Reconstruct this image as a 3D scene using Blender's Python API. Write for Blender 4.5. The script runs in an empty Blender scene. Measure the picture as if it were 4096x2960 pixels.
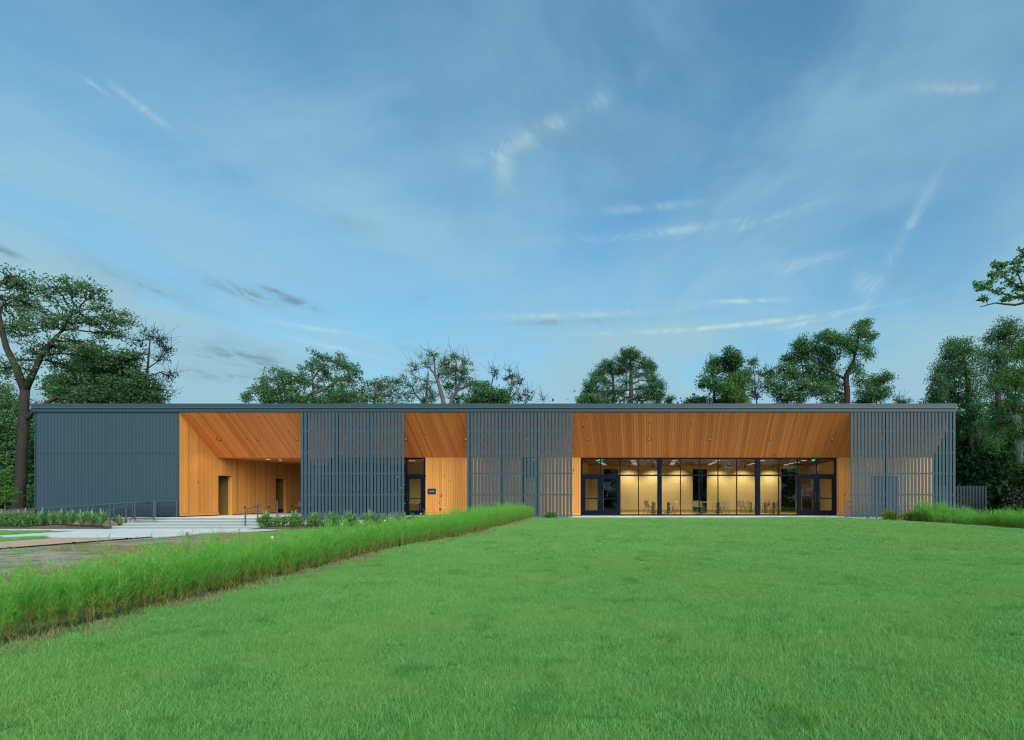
import bpy, math, random
import numpy as np
from mathutils import Vector, Matrix
R = math.radians
SC = bpy.context.scene
COL = SC.collection

# ------------------------------------------------------------------ camera, world, sun, exposure
F, PXC, PYC, CZ = 2200.0, 2605.0, 1992.0, 0.98        # focal length and vanishing point in photo pixels, eye height
cam_d = bpy.data.cameras.new('camera'); cam = bpy.data.objects.new('camera', cam_d); COL.objects.link(cam)
cam.location = (0, 0, CZ); cam.rotation_euler = (R(90), 0, 0)
cam_d.sensor_width = 36; cam_d.sensor_fit = 'HORIZONTAL'; cam_d.lens = F / 4096 * 36
cam_d.shift_x = -(PXC - 2048) / 4096; cam_d.shift_y = (PYC - 1480) / 4096
cam_d.clip_start = 0.1; cam_d.clip_end = 5000
SC.camera = cam

SUN_EL, SUN_AZ = R(30), R(152)                         # azimuth clockwise from +Y (view direction): behind the camera
SKY_STRENGTH = 0.058
world = bpy.data.worlds.new('World'); SC.world = world; world.use_nodes = True
nt = world.node_tree; nt.nodes.clear()
def N(tree, typ, **kw):
    n = tree.nodes.new(typ)
    for k, v in kw.items():
        if k == 'inputs':
            for a, b in v.items(): n.inputs[a].default_value = b
        else: setattr(n, k, v)
    return n
def math_n(tree, op, a, b=None, c=None, clamp=False):
    n = tree.nodes.new('ShaderNodeMath'); n.operation = op; n.use_clamp = clamp
    for i, v in enumerate((a, b, c)):
        if v is None: continue
        if isinstance(v, (int, float)): n.inputs[i].default_value = v
        else: tree.links.new(v, n.inputs[i])
    return n.outputs[0]
def mixc(tree, fac, a, b, blend='MIX'):
    n = tree.nodes.new('ShaderNodeMix'); n.data_type = 'RGBA'; n.blend_type = blend
    for sock, v in ((n.inputs['Factor'], fac), (n.inputs[6], a), (n.inputs[7], b)):
        if isinstance(v, (int, float)): sock.default_value = v
        elif isinstance(v, tuple): sock.default_value = v if len(v) == 4 else (*v, 1)
        else: tree.links.new(v, sock)
    return n.outputs[2]
def build_sky():
    t = nt; L = t.links.new
    sky = N(t, 'ShaderNodeTexSky', sky_type='NISHITA', sun_disc=False, sun_elevation=SUN_EL, sun_rotation=SUN_AZ,
            altitude=100, air_density=1.0, dust_density=1.2, ozone_density=1.6)
    tc = N(t, 'ShaderNodeTexCoord'); sep = N(t, 'ShaderNodeSeparateXYZ'); L(tc.outputs['Generated'], sep.inputs[0])
    dx, dy, dz = sep.outputs
    m = math_n(t, 'ADD', math_n(t, 'MAXIMUM', dz, 0.0), 0.10)
    cx, cy = math_n(t, 'DIVIDE', dx, m), math_n(t, 'DIVIDE', dy, m)
    def noise(sx, sy, ox, oy, scale, detail, rough, rot=0.0, dist=0.0):
        c, s = math.cos(rot), math.sin(rot)
        ux = math_n(t, 'ADD', math_n(t, 'MULTIPLY', cx, c), math_n(t, 'MULTIPLY', cy, s))
        uy = math_n(t, 'SUBTRACT', math_n(t, 'MULTIPLY', cy, c), math_n(t, 'MULTIPLY', cx, s))
        co = N(t, 'ShaderNodeCombineXYZ'); L(math_n(t, 'MULTIPLY_ADD', ux, sx, ox), co.inputs[0]); L(math_n(t, 'MULTIPLY_ADD', uy, sy, oy), co.inputs[1])
        n = N(t, 'ShaderNodeTexNoise', inputs={'Scale': scale, 'Detail': detail, 'Roughness': rough, 'Distortion': dist}); L(co.outputs[0], n.inputs['Vector'])
        return n.outputs['Fac']
    def smooth(v, a, b):
        n = N(t, 'ShaderNodeMapRange', interpolation_type='SMOOTHSTEP', inputs={'From Min': a, 'From Max': b}); L(v, n.inputs['Value']); return n.outputs['Result']
    az = math_n(t, 'ARCTAN2', dx, dy); el = math_n(t, 'ARCSINE', dz)
    # broad thin cirrus bands running away from the viewer, whole sky
    veil = smooth(noise(1.0, 0.75, 3.1, 0.7, 1.15, 9, 0.60, rot=0.35, dist=0.9), 0.36, 0.70)
    veil2 = smooth(noise(1.0, 0.7, 7.7, 2.2, 0.75, 7, 0.58, rot=-0.5, dist=0.6), 0.38, 0.64)
    dark = smooth(noise(1.0, 0.6, 11.3, 4.1, 2.3, 7, 0.58, rot=0.3, dist=0.5), 0.55, 0.74)
    col = sky.outputs['Color']
    gain = N(t, 'ShaderNodeMix', data_type='RGBA', blend_type='MULTIPLY'); gain.inputs['Factor'].default_value = 1
    L(col, gain.inputs[6]); gain.inputs[7].default_value = (0.42, 0.94, 1.06, 1)
    col = gain.outputs[2]
    HAZE = (1.98, 3.35, 4.0)
    low = math_n(t, 'SUBTRACT', 1.0, smooth(el, 0.0, 0.55))
    f = math_n(t, 'MULTIPLY', veil, math_n(t, 'MULTIPLY_ADD', low, 0.10, 0.34))
    f = math_n(t, 'ADD', math_n(t, 'MULTIPLY_ADD', veil2, 0.30, f), 0.13)
    f = math_n(t, 'MULTIPLY_ADD', low, 0.80, f, clamp=True)
    col = mixc(t, f, col, HAZE)
    col = mixc(t, math_n(t, 'MULTIPLY', dark, 0.32), col, (1.10, 1.95, 2.50))
    # single clouds in view: (photo x, photo y, half length, half width, tilt deg, colour, strength, noise)
    wisp = smooth(noise(1.0, 0.5, 1.3, 5.5, 6.5, 9, 0.70, dist=1.4), 0.43, 0.62)
    LIT, GREY = (3.7, 4.5, 4.4), (1.05, 1.80, 2.35)
    streaks = [(2200, 510, 330, 38, -32, LIT, .30), (2010, 650, 45, 130, -8, LIT, .24), (580, 440, 130, 16, 22, LIT, .42), (390, 350, 50, 10, 20, LIT, .35),
               (2700, 925, 330, 18, -6, LIT, .38), (3050, 885, 180, 16, -12, LIT, .34), (2600, 830, 200, 18, -5, LIT, .26),
               (3580, 1010, 260, 24, -58, LIT, .36), (3450, 1130, 80, 40, -75, LIT, .30), (3830, 350, 150, 22, 17, LIT, .34),
               (3200, 1060, 240, 30, -4, LIT, .24), (2350, 1262, 400, 15, -5, LIT, .46), (3010, 1203, 130, 9, 2, LIT, .75), (2270, 1285, 280, 16, -5, GREY, .30),
               (2900, 1305, 460, 9, -3, LIT, .62), (3240, 1288, 120, 8, -8, LIT, .5), (1310, 1322, 190, 9, 1, LIT, .45), (1280, 1380, 110, 10, 8, LIT, .5), (1390, 1402, 130, 9, 8, LIT, .40),
               (960, 1165, 160, 22, 13, GREY, .55), (1180, 1205, 110, 18, 10, GREY, .5), (1090, 1160, 50, 9, 8, GREY, .45), (20, 1003, 90, 16, 12, GREY, .6),
               (1000, 1440, 260, 34, 4, GREY, .5), (880, 1500, 180, 24, -3, GREY, .4), (560, 1140, 160, 10, 12, GREY, .3), (950, 700, 90, 30, 10, GREY, .25), (1400, 890, 110, 30, 0, GREY, .2)]
    groups = {}
    for (px, py, a, b, tilt, cc, s) in streaks:
        X, Y, Zz = (px - PXC) / F, 1.0, -(py - PYC) / F
        a0 = math.atan2(X, Y); e0 = math.atan2(Zz, math.hypot(X, Y))
        kx = math.cos(a0) ** 2; ky = math.cos(e0) ** 2 * math.cos(a0)
        ct, st = math.cos(R(-tilt)), math.sin(R(-tilt))
        du, dv = math_n(t, 'SUBTRACT', az, a0), math_n(t, 'SUBTRACT', el, e0)
        du, dv = math_n(t, 'MULTIPLY', du, F / kx), math_n(t, 'MULTIPLY', dv, F / ky)
        p = math_n(t, 'MULTIPLY', math_n(t, 'MULTIPLY_ADD', du, ct, math_n(t, 'MULTIPLY', dv, st)), 1.0 / a)
        q = math_n(t, 'MULTIPLY', math_n(t, 'MULTIPLY_ADD', dv, ct, math_n(t, 'MULTIPLY', du, -st)), 1.0 / b)
        r2 = math_n(t, 'MULTIPLY_ADD', p, p, math_n(t, 'MULTIPLY', q, q))
        g = math_n(t, 'MULTIPLY', math_n(t, 'EXPONENT', math_n(t, 'MULTIPLY', r2, -1.0)), s * (0.95 if cc == LIT else 1.5))
        groups[cc] = g if cc not in groups else math_n(t, 'ADD', groups[cc], g)
    for cc, g in groups.items():
        col = mixc(t, math_n(t, 'MULTIPLY', g, math_n(t, 'MULTIPLY_ADD', wisp, 0.95, 0.25), clamp=True), col, cc)
    bg = N(t, 'ShaderNodeBackground', inputs={'Strength': SKY_STRENGTH}); L(col, bg.inputs['Color'])
    out = N(t, 'ShaderNodeOutputWorld'); L(bg.outputs[0], out.inputs['Surface'])
build_sky()
sun_d = bpy.data.lights.new('sun', 'SUN'); sun = bpy.data.objects.new('sun', sun_d); COL.objects.link(sun)
sun_d.energy = 1.6; sun_d.angle = R(55); sun_d.color = (1.0, 0.96, 0.90)
sd = Vector((math.sin(SUN_AZ) * math.cos(SUN_EL), math.cos(SUN_AZ) * math.cos(SUN_EL), math.sin(SUN_EL)))
sun.rotation_euler = (-sd).to_track_quat('-Z', 'Y').to_euler(); sun.location = sd * 60
SC.view_settings.view_transform = 'Standard'; SC.view_settings.look = 'None'; SC.view_settings.gamma = 1; SC.view_settings.use_curve_mapping = False
SC.view_settings.exposure = 1.55
SC.render.engine = 'CYCLES'; SC.cycles.use_denoising = True; SC.cycles.denoising_prefilter = 'NONE'; SC.cycles.use_adaptive_sampling = False; SC.cycles.filter_width = 1.2; SC.cycles.sample_clamp_indirect = 6.0
SC.cycles.max_bounces = 8; SC.cycles.diffuse_bounces = 4; SC.cycles.transparent_max_bounces = 24; SC.cycles.caustics_reflective = False; SC.cycles.caustics_refractive = False

# ------------------------------------------------------------------ helpers
YF = 28.2; YG = 30.65; YB = 38.9; FT = 3.237           # facade plane, recessed glass plane, back wall, soffit foot height
def PX(px, Y): return (px - PXC) * Y / F
def PZ(py, Y): return CZ - (py - PYC) * Y / F
def XF(px): return PX(px, YF)
def XG(px): return PX(px, YG)

class MB:
    def __init__(s): s.v = []; s.f = []
    def box(s, x0, x1, y0, y1, z0, z1):
        b = len(s.v); s.v += [(x, y, z) for z in (z0, z1) for y in (y0, y1) for x in (x0, x1)]
        s.f += [tuple(b + i for i in q) for q in ((0, 2, 3, 1), (4, 5, 7, 6), (0, 1, 5, 4), (2, 6, 7, 3), (0, 4, 6, 2), (1, 3, 7, 5))]; return s
    def poly(s, pts): b = len(s.v); s.v += [tuple(p) for p in pts]; s.f.append(tuple(range(b, b + len(pts)))); return s
    def prism(s, pts, d):                               # pts: loop of 3D points, extruded by vector d
        n = len(pts); b = len(s.v); s.v += [tuple(p) for p in pts] + [tuple(Vector(p) + Vector(d)) for p in pts]
        s.f += [tuple(range(b, b + n)), tuple(range(b + 2 * n - 1, b + n - 1, -1))]
        for i in range(n): j = (i + 1) % n; s.f.append((b + i, b + n + i, b + n + j, b + j))
        return s
    def tube(s, pts, rad, sides=6, cap=True):
        pts = [Vector(p) for p in pts]; n = len(pts); b = len(s.v)
        rad = rad if hasattr(rad, '__len__') else [rad] * n
        for i, p in enumerate(pts):
            d = (pts[min(i + 1, n - 1)] - pts[max(i - 1, 0)])
            if d.length < 1e-6: d = Vector((0, 0, 1))
            d.normalize(); u = d.cross(Vector((0, 1, 0.01)) if abs(d.z) > 0.8 else Vector((0, 0, 1))).normalized(); w = d.cross(u)
            for k in range(sides):
                a = 2 * math.pi * k / sides; q = p + (u * math.cos(a) + w * math.sin(a)) * rad[i]; s.v.append(tuple(q))
        for i in range(n - 1):
            for k in range(sides):
                k2 = (k + 1) % sides; s.f.append((b + i * sides + k, b + i * sides + k2, b + (i + 1) * sides + k2, b + (i + 1) * sides + k))
        if cap: s.f += [tuple(range(b + sides - 1, b - 1, -1)), tuple(range(b + (n - 1) * sides, b + n * sides))]
        return s
    def cyl(s, p0, p1, r, sides=12): return s.tube([p0, p1], r, sides)
    def mesh(s, name): m = bpy.data.meshes.new(name); m.from_pydata(s.v, [], s.f); m.update(); return m
    def build(s, name, mat, parent=None, smooth=False, loc=None): return obj(name, s.mesh(name), mat, parent, smooth, loc)
def obj(name, mesh, mat, parent=None, smooth=False, loc=None, rot=None):
    if mat is not None and not mesh.materials: mesh.materials.append(mat)
    o = bpy.data.objects.new(name, mesh); COL.objects.link(o)
    if loc is not None: o.location = loc
    if rot is not None: o.rotation_euler = rot
    if parent is not None: o.parent = parent; o.matrix_parent_inverse = parent_inv(parent)
    if smooth: mesh.shade_smooth()
    return o
def parent_inv(p):
    m = Matrix.Identity(4); q = p; chain = []
    while q: chain.append(q); q = q.parent
    for q in reversed(chain): m = m @ q.matrix_parent_inverse @ q.matrix_basis
    return m.inverted()
def empty(name, loc=(0, 0, 0), parent=None):
    o = bpy.data.objects.new(name, None); COL.objects.link(o); o.location = loc; o.empty_display_size = 0.2
    if parent is not None: o.parent = parent; o.matrix_parent_inverse = parent_inv(parent)
    return o
def tag(o, label=None, cat=None, group=None, kind=None):
    for k, v in (('label', label), ('category', cat), ('group', group), ('kind', kind)):
        if v: o[k] = v
    return o
def box(name, x0, x1, y0, y1, z0, z1, mat, parent=None):
    cx, cy = (x0 + x1) / 2, (y0 + y1) / 2
    return MB().box(x0 - cx, x1 - cx, y0 - cy, y1 - cy, 0, z1 - z0).build(name, mat, parent, loc=(cx, cy, z0))
def copy_tree(o, parent=None):
    c = o.copy(); COL.objects.link(c); c.parent = parent
    for ch in o.children: copy_tree(ch, c)
    return c
def np_mesh(name, V, Q, rnd=None):                      # quads as numpy arrays
    m = bpy.data.meshes.new(name); V = np.asarray(V, np.float32); Q = np.asarray(Q, np.int32)
    m.vertices.add(len(V)); m.vertices.foreach_set('co', V.ravel())
    k = Q.shape[1]; m.loops.add(Q.size); m.loops.foreach_set('vertex_index', Q.ravel())
    m.polygons.add(len(Q)); m.polygons.foreach_set('loop_start', np.arange(0, Q.size, k, dtype=np.int32))
    m.update(calc_edges=True)
    if rnd is not None:
        a = m.attributes.new('rnd', 'FLOAT', 'FACE'); a.data.foreach_set('value', np.asarray(rnd, np.float32))
    return m

# ------------------------------------------------------------------ materials
def mat(name):
    m = bpy.data.materials.new(name); m.use_nodes = True; m.node_tree.nodes.clear()
    return m, m.node_tree
def finish(t, shader, disp=None):
    o = N(t, 'ShaderNodeOutputMaterial'); t.links.new(shader, o.inputs['Surface'])
def pbsdf(t, col, rough=0.5, metal=0.0, spec=0.5, normal=None):
    p = N(t, 'ShaderNodeBsdfPrincipled')
    for k, v in (('Base Color', col), ('Roughness', rough), ('Metallic', metal), ('Specular IOR Level', spec)):
        if isinstance(v, (int, float)): p.inputs[k].default_value = v
        elif isinstance(v, tuple): p.inputs[k].default_value = (*v, 1) if len(v) == 3 else v
        else: t.links.new(v, p.inputs[k])
    if normal is not None: t.links.new(normal, p.inputs['Normal'])
    return p.outputs[0]
def coords(t, which='Object', scale=(1, 1, 1), rand=0.0):
    tc = N(t, 'ShaderNodeTexCoord')
    if which == 'World': v = N(t, 'ShaderNodeNewGeometry').outputs['Position']
    else: v = tc.outputs[which]
    mp = N(t, 'ShaderNodeMapping'); mp.inputs['Scale'].default_value = scale; t.links.new(v, mp.inputs['Vector'])
    if rand:
        oi = N(t, 'ShaderNodeObjectInfo'); t.links.new(math_n(t, 'MULTIPLY', oi.outputs['Random'], rand), mp.inputs['Location'])
    return mp.outputs[0]
def noise(t, vec, scale, detail=4, rough=0.55, dist=0.0, dim='3D'):
    n = N(t, 'ShaderNodeTexNoise', noise_dimensions=dim, inputs={'Scale': scale, 'Detail': detail, 'Roughness': rough, 'Distortion': dist})
    t.links.new(vec, n.inputs['Vector']); return n.outputs['Fac']
def ramp(t, fac, stops):
    n = N(t, 'ShaderNodeValToRGB'); e = n.color_ramp.elements
    while len(e) < len(stops): e.new(0.5)
    for i, (p, c) in enumerate(stops): e[i].position = p; e[i].color = (*c, 1) if len(c) == 3 else c
    t.links.new(fac, n.inputs[0]); return n.outputs[0]
def bump(t, h, strength=0.3, dist=0.01):
    b = N(t, 'ShaderNodeBump', inputs={'Strength': strength, 'Distance': dist}); t.links.new(h, b.inputs['Height']); return b.outputs[0]
def mrange(t, v, a, b, c=0.0, d=1.0, smooth=True):
    n = N(t, 'ShaderNodeMapRange', inputs={'From Min': a, 'From Max': b, 'To Min': c, 'To Max': d})
    if smooth: n.interpolation_type = 'SMOOTHSTEP'
    t.links.new(v, n.inputs['Value']); return n.outputs['Result']
def simple(name, col, rough=0.5, metal=0.0, var=0.12, scale=6.0, spec=0.5, bmp=0.0):
    m, t = mat(name); v = coords(t, 'Object', rand=30)
    n = noise(t, v, scale, 5)
    c = mixc(t, n, tuple(x * (1 - var) for x in col), tuple(min(1, x * (1 + var)) for x in col))
    finish(t, pbsdf(t, c, rough, metal, spec, bump(t, noise(t, v, scale * 12, 3), bmp, 0.004) if bmp else None)); return m
def wood(name, dark, lightc, knots=0.55, rough=0.55):
    m, t = mat(name)
    v = coords(t, 'Object', (1, 1, 1), rand=97)
    oi = N(t, 'ShaderNodeObjectInfo')
    st = N(t, 'ShaderNodeMapping'); st.inputs['Scale'].default_value = (16, 16, 0.5); t.links.new(v, st.inputs['Vector'])
    grain = noise(t, st.outputs[0], 2.2, 6, 0.6, 0.8)
    mid = tuple((a + b) / 2 for a, b in zip(dark, lightc))
    hi = tuple(min(1, c * 1.16) for c in lightc); dark = tuple(c * 0.92 for c in dark)
    c = ramp(t, oi.outputs['Random'], [(0.0, dark), (0.30, mid), (0.75, lightc), (1.0, hi)])
    c = mixc(t, math_n(t, 'MULTIPLY', grain, 0.60), c, tuple(x * 0.62 for x in dark))
    k = N(t, 'ShaderNodeMapping'); k.inputs['Scale'].default_value = (4.0, 0.0, 1.9); t.links.new(v, k.inputs['Vector'])
    vo = N(t, 'ShaderNodeTexVoronoi', voronoi_dimensions='3D', inputs={'Scale': 0.8, 'Randomness': 1.0}); t.links.new(k.outputs[0], vo.inputs['Vector'])
    vc = N(t, 'ShaderNodeSeparateColor'); t.links.new(vo.outputs['Color'], vc.inputs[0])
    rad = math_n(t, 'MULTIPLY', math_n(t, 'GREATER_THAN', vc.outputs[0], 1 - knots), math_n(t, 'MULTIPLY_ADD', vc.outputs[1], 0.06, 0.05))
    kn = mrange(t, math_n(t, 'SUBTRACT', vo.outputs['Distance'], rad), -0.025, 0.02, 1.0, 0.0)
    c = mixc(t, math_n(t, 'MULTIPLY', kn, 0.85), c, (0.035, 0.014, 0.006))
    finish(t, pbsdf(t, c, rough, 0, 0.35, bump(t, grain, 0.15, 0.004))); return m
def glass(name, tint=(0.80, 0.86, 0.86), refl=1.0):
    m, t = mat(name)
    fr = N(t, 'ShaderNodeFresnel', inputs={'IOR': 1.45})
    tr = N(t, 'ShaderNodeBsdfTransparent', inputs={'Color': (*tint, 1)}); gl = N(t, 'ShaderNodeBsdfGlossy', inputs={'Roughness': 0.0, 'Color': (1, 1, 1, 1)})
    mx = N(t, 'ShaderNodeMixShader'); t.links.new(math_n(t, 'MULTIPLY', fr.outputs[0], refl), mx.inputs[0]); t.links.new(tr.outputs[0], mx.inputs[1]); t.links.new(gl.outputs[0], mx.inputs[2])
    finish(t, mx.outputs[0]); return m
def emit(name, col, s):
    m, t = mat(name); m.cycles.emission_sampling = 'NONE'; e = N(t, 'ShaderNodeEmission', inputs={'Color': (*col, 1), 'Strength': s}); finish(t, e.outputs[0]); return m
def leafmat(name, c0, c1, trans=0.30, rough=0.55, gloss=0.012, patch=0.0, c2=None):
    m, t = mat(name); at = N(t, 'ShaderNodeAttribute', attribute_name='rnd')
    oi = N(t, 'ShaderNodeObjectInfo')
    f = math_n(t, 'MULTIPLY_ADD', oi.outputs['Random'], 0.25, math_n(t, 'MULTIPLY', at.outputs['Fac'], 0.8), clamp=True)
    c = mixc(t, f, c0, c1)
    if c2:
        w = coords(t, 'World'); c = mixc(t, math_n(t, 'MULTIPLY', mrange(t, noise(t, w, patch, 5, 0.6), 0.42, 0.66), 0.8), c, c2); c = mixc(t, math_n(t, 'MULTIPLY', mrange(t, noise(t, w, 0.16, 3), 0.48, 0.68), 0.30), c, (0.30, 0.44, 0.10)); c = mixc(t, math_n(t, 'MULTIPLY', mrange(t, noise(t, w, 1.7, 4), 0.56, 0.70), 0.35), c, (0.045, 0.20, 0.03))
    d = N(t, 'ShaderNodeBsdfDiffuse'); tr = N(t, 'ShaderNodeBsdfTranslucent'); t.links.new(c, d.inputs[0]); t.links.new(c, tr.inputs[0])
    mx = N(t, 'ShaderNodeMixShader', inputs={0: trans}); t.links.new(d.outputs[0], mx.inputs[1]); t.links.new(tr.outputs[0], mx.inputs[2])
    g = N(t, 'ShaderNodeBsdfGlossy', inputs={'Roughness': rough, 'Color': (1, 1, 1, 1)})
    m2 = N(t, 'ShaderNodeMixShader', inputs={0: gloss}); t.links.new(mx.outputs[0], m2.inputs[1]); t.links.new(g.outputs[0], m2.inputs[2])
    finish(t, m2.outputs[0]); return m
def barkmat(name, c0, c1):
    m, t = mat(name); v = coords(t, 'Object', (5, 5, 0.9)); n = noise(t, v, 3.0, 6, 0.65)
    c = mixc(t, n, c0, c1); finish(t, pbsdf(t, c, 0.9, 0, 0.1, bump(t, n, 0.8, 0.05))); return m

M = {}
M['metal'] = simple('slate_metal_siding', (0.028, 0.056, 0.076), 0.55, 0.0, 0.08, 0.6, 0.25)
M['fascia'] = simple('slate_metal_fascia', (0.028, 0.056, 0.074), 0.5, 0.0, 0.07, 0.5, 0.3)
M['slat'] = simple('slate_painted_slat', (0.040, 0.076, 0.098), 0.6, 0.0, 0.06, 1.5, 0.2)
M['fence'] = simple('slate_painted_fence', (0.020, 0.034, 0.048), 0.6, 0.0, 0.08, 1.5, 0.2)
M['post'] = simple('dark_steel_post', (0.010, 0.017, 0.026), 0.5, 0.0, 0.08, 2, 0.25)
M['frame'] = simple('navy_black_aluminium', (0.003, 0.007, 0.017), 0.5, 0.0, 0.08, 2, 0.06)
M['rail'] = simple('grey_blue_rail_steel', (0.055, 0.085, 0.100), 0.45, 0.0, 0.06, 2, 0.3)
M['black'] = simple('black_plastic', (0.012, 0.012, 0.014), 0.5)
M['gap'] = simple('dark_backing', (0.030, 0.012, 0.005), 0.9)
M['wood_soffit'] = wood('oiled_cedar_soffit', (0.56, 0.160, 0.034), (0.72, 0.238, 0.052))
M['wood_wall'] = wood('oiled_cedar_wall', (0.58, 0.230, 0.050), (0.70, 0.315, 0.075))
M['wood_floor'] = wood('honey_floor', (0.40, 0.24, 0.09), (0.52, 0.33, 0.14), 0.0, 0.35)
M['ply'] = simple('cream_plywood', (0.62, 0.47, 0.22), 0.6, 0, 0.05, 1.2)
M['olive'] = simple('olive_painted_wall', (0.20, 0.15, 0.035), 0.6, 0, 0.05)
M['ceil_slat'] = simple('brown_ceiling_slat', (0.24, 0.105, 0.05), 0.6)
M['glass'] = glass('clear_glass'); M['glass_dark'] = glass('tinted_back_glass', (0.42, 0.56, 0.52))
M['light'] = emit('warm_light_panel', (1.0, 0.82, 0.56), 0.38)
M['exit'] = emit('green_exit_letters', (0.05, 1.0, 0.45), 0.9)
M['exit_box'] = simple('exit_sign_housing', (0.02, 0.12, 0.08), 0.4)
M['lens'] = emit('downlight_lens', (1.0, 0.66, 0.36), 0.16)
M['white'] = simple('white_plastic', (0.75, 0.77, 0.76), 0.4)
M['chair'] = simple('tan_chair_shell', (0.50, 0.43, 0.34), 0.5); M['grey_steel'] = simple('grey_green_steel', (0.07, 0.10, 0.10), 0.4, 0.2)
M['tabletop'] = simple('pale_table_top', (0.46, 0.46, 0.40), 0.35)
M['lectern'] = simple('dark_walnut', (0.045, 0.022, 0.016), 0.4)
M['green_cloth'] = simple('dark_green_cloth', (0.006, 0.045, 0.040), 0.8); M['gold'] = simple('gold_print', (0.55, 0.48, 0.30), 0.6)
M['plaque'] = simple('navy_plaque', (0.013, 0.020, 0.036), 0.4)
M['soil'] = simple('root_soil', (0.03, 0.022, 0.015), 0.95)
M['moss'] = leafmat('spanish_moss', (0.16, 0.19, 0.17), (0.26, 0.30, 0.27), 0.3)

def concrete(name, col, scale=1.0):
    m, t = mat(name); v = coords(t, 'World'); n = noise(t, v, 0.7 * scale, 6, 0.6); f = noise(t, v, 22, 4, 0.6)
    s = N(t, 'ShaderNodeMapping'); s.inputs['Scale'].default_value = (0.35, 2.2, 1); t.links.new(v, s.inputs['Vector'])
    c = mixc(t, n, tuple(x * 0.84 for x in col), tuple(min(1, x * 1.10) for x in col))
    c = mixc(t, math_n(t, 'MULTIPLY', mrange(t, noise(t, s.outputs[0], 1.2, 5), 0.5, 0.75), 0.22), c, tuple(x * 0.6 for x in col))
    c = mixc(t, math_n(t, 'MULTIPLY', f, 0.12), c, (0.2, 0.2, 0.18)); finish(t, pbsdf(t, c, 0.75, 0, 0.3, bump(t, f, 0.2, 0.003))); return m
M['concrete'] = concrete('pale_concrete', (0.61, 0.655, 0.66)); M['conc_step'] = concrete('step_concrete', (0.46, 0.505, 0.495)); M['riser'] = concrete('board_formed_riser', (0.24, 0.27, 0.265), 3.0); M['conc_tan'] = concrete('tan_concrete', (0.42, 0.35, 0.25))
def granular(name, cols, scale, bstr=0.6):
    m, t = mat(name); v = coords(t, 'World'); vo = N(t, 'ShaderNodeTexVoronoi', inputs={'Scale': scale}); t.links.new(v, vo.inputs['Vector'])
    s = N(t, 'ShaderNodeSeparateColor'); t.links.new(vo.outputs['Color'], s.inputs[0])
    c = ramp(t, s.outputs[0], [(i / max(1, len(cols) - 1), c) for i, c in enumerate(cols)])
    c = mixc(t, math_n(t, 'MULTIPLY', noise(t, v, 0.8, 4), 0.5), c, tuple(x * 0.65 for x in cols[0]))
    finish(t, pbsdf(t, c, 0.9, 0, 0.2, bump(t, vo.outputs['Distance'], bstr, 0.02))); return m
M['gravel'] = granular('tan_gravel', [(0.42, 0.29, 0.18), (0.55, 0.40, 0.27), (0.62, 0.48, 0.34)], 34)
M['mulch'] = granular('pine_bark_mulch', [(0.10, 0.062, 0.045), (0.16, 0.10, 0.075), (0.22, 0.145, 0.11)], 26)
def ground_mat():
    m, t = mat('turf_soil_and_dirt'); pos = N(t, 'ShaderNodeNewGeometry').outputs['Position']; sp = N(t, 'ShaderNodeSeparateXYZ'); t.links.new(pos, sp.inputs[0])
    n1 = noise(t, pos, 0.55, 5, 0.6); n2 = noise(t, pos, 3.0, 5, 0.62); n3 = noise(t, pos, 24, 3)
    x = math_n(t, 'MULTIPLY_ADD', math_n(t, 'SUBTRACT', n1, 0.5), 2.4, sp.outputs[0]); y = math_n(t, 'MULTIPLY_ADD', math_n(t, 'SUBTRACT', n1, 0.5), 3.0, sp.outputs[1])
    turf = mixc(t, n2, (0.050, 0.165, 0.036), (0.085, 0.225, 0.055))
    dirt = mixc(t, n2, (0.27, 0.245, 0.20), (0.46, 0.40, 0.31)); dirt = mixc(t, mrange(t, noise(t, pos, 1.1, 5, 0.65), 0.42, 0.62), dirt, (0.20, 0.145, 0.075))
    dirt = mixc(t, mrange(t, noise(t, pos, 2.3, 5, 0.6), 0.56, 0.66), dirt, (0.06, 0.12, 0.035))
    dirt = mixc(t, math_n(t, 'MULTIPLY', n3, 0.4), dirt, (0.16, 0.145, 0.12))
    wd = math_n(t, 'MULTIPLY', math_n(t, 'MULTIPLY', mrange(t, x, -7.4, -8.2), mrange(t, sp.outputs[0], -18.7, -18.4)), mrange(t, y, 23.6, 22.0))
    wd2 = math_n(t, 'MULTIPLY', mrange(t, x, -6.9, -7.2), mrange(t, sp.outputs[0], -9.2, -8.6))
    c = mixc(t, math_n(t, 'MAXIMUM', wd, math_n(t, 'MULTIPLY', wd2, 0.8)), turf, dirt)
    wf = mrange(t, y, 33, 36); c = mixc(t, math_n(t, 'MULTIPLY', wf, 0.8), c, mixc(t, n2, (0.03, 0.045, 0.018), (0.05, 0.08, 0.025)))
    finish(t, pbsdf(t, c, 0.95, 0, 0.1, bump(t, n3, 0.6, 0.03))); return m
M['ground'] = ground_mat()
M['grass'] = leafmat('lawn_blades', (0.068, 0.295, 0.052), (0.280, 0.550, 0.165), 0.45, patch=0.55, c2=(0.260, 0.480, 0.125))
M['weed'] = leafmat('dry_weed_blades', (0.20, 0.19, 0.075), (0.40, 0.31, 0.16), 0.3)
M['weed_lime'] = leafmat('coarse_lime_blades', (0.085, 0.30, 0.035), (0.25, 0.47, 0.11), 0.4)
M['cosmos'] = leafmat('feathery_green', (0.110, 0.370, 0.042), (0.310, 0.640, 0.125), 0.50)
M['cosmos_low'] = leafmat('yellowing_fronds', (0.22, 0.25, 0.04), (0.40, 0.36, 0.09), 0.4); M['cosmos_stem'] = leafmat('reddish_stems', (0.16, 0.085, 0.04), (0.36, 0.30, 0.09), 0.2)
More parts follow.
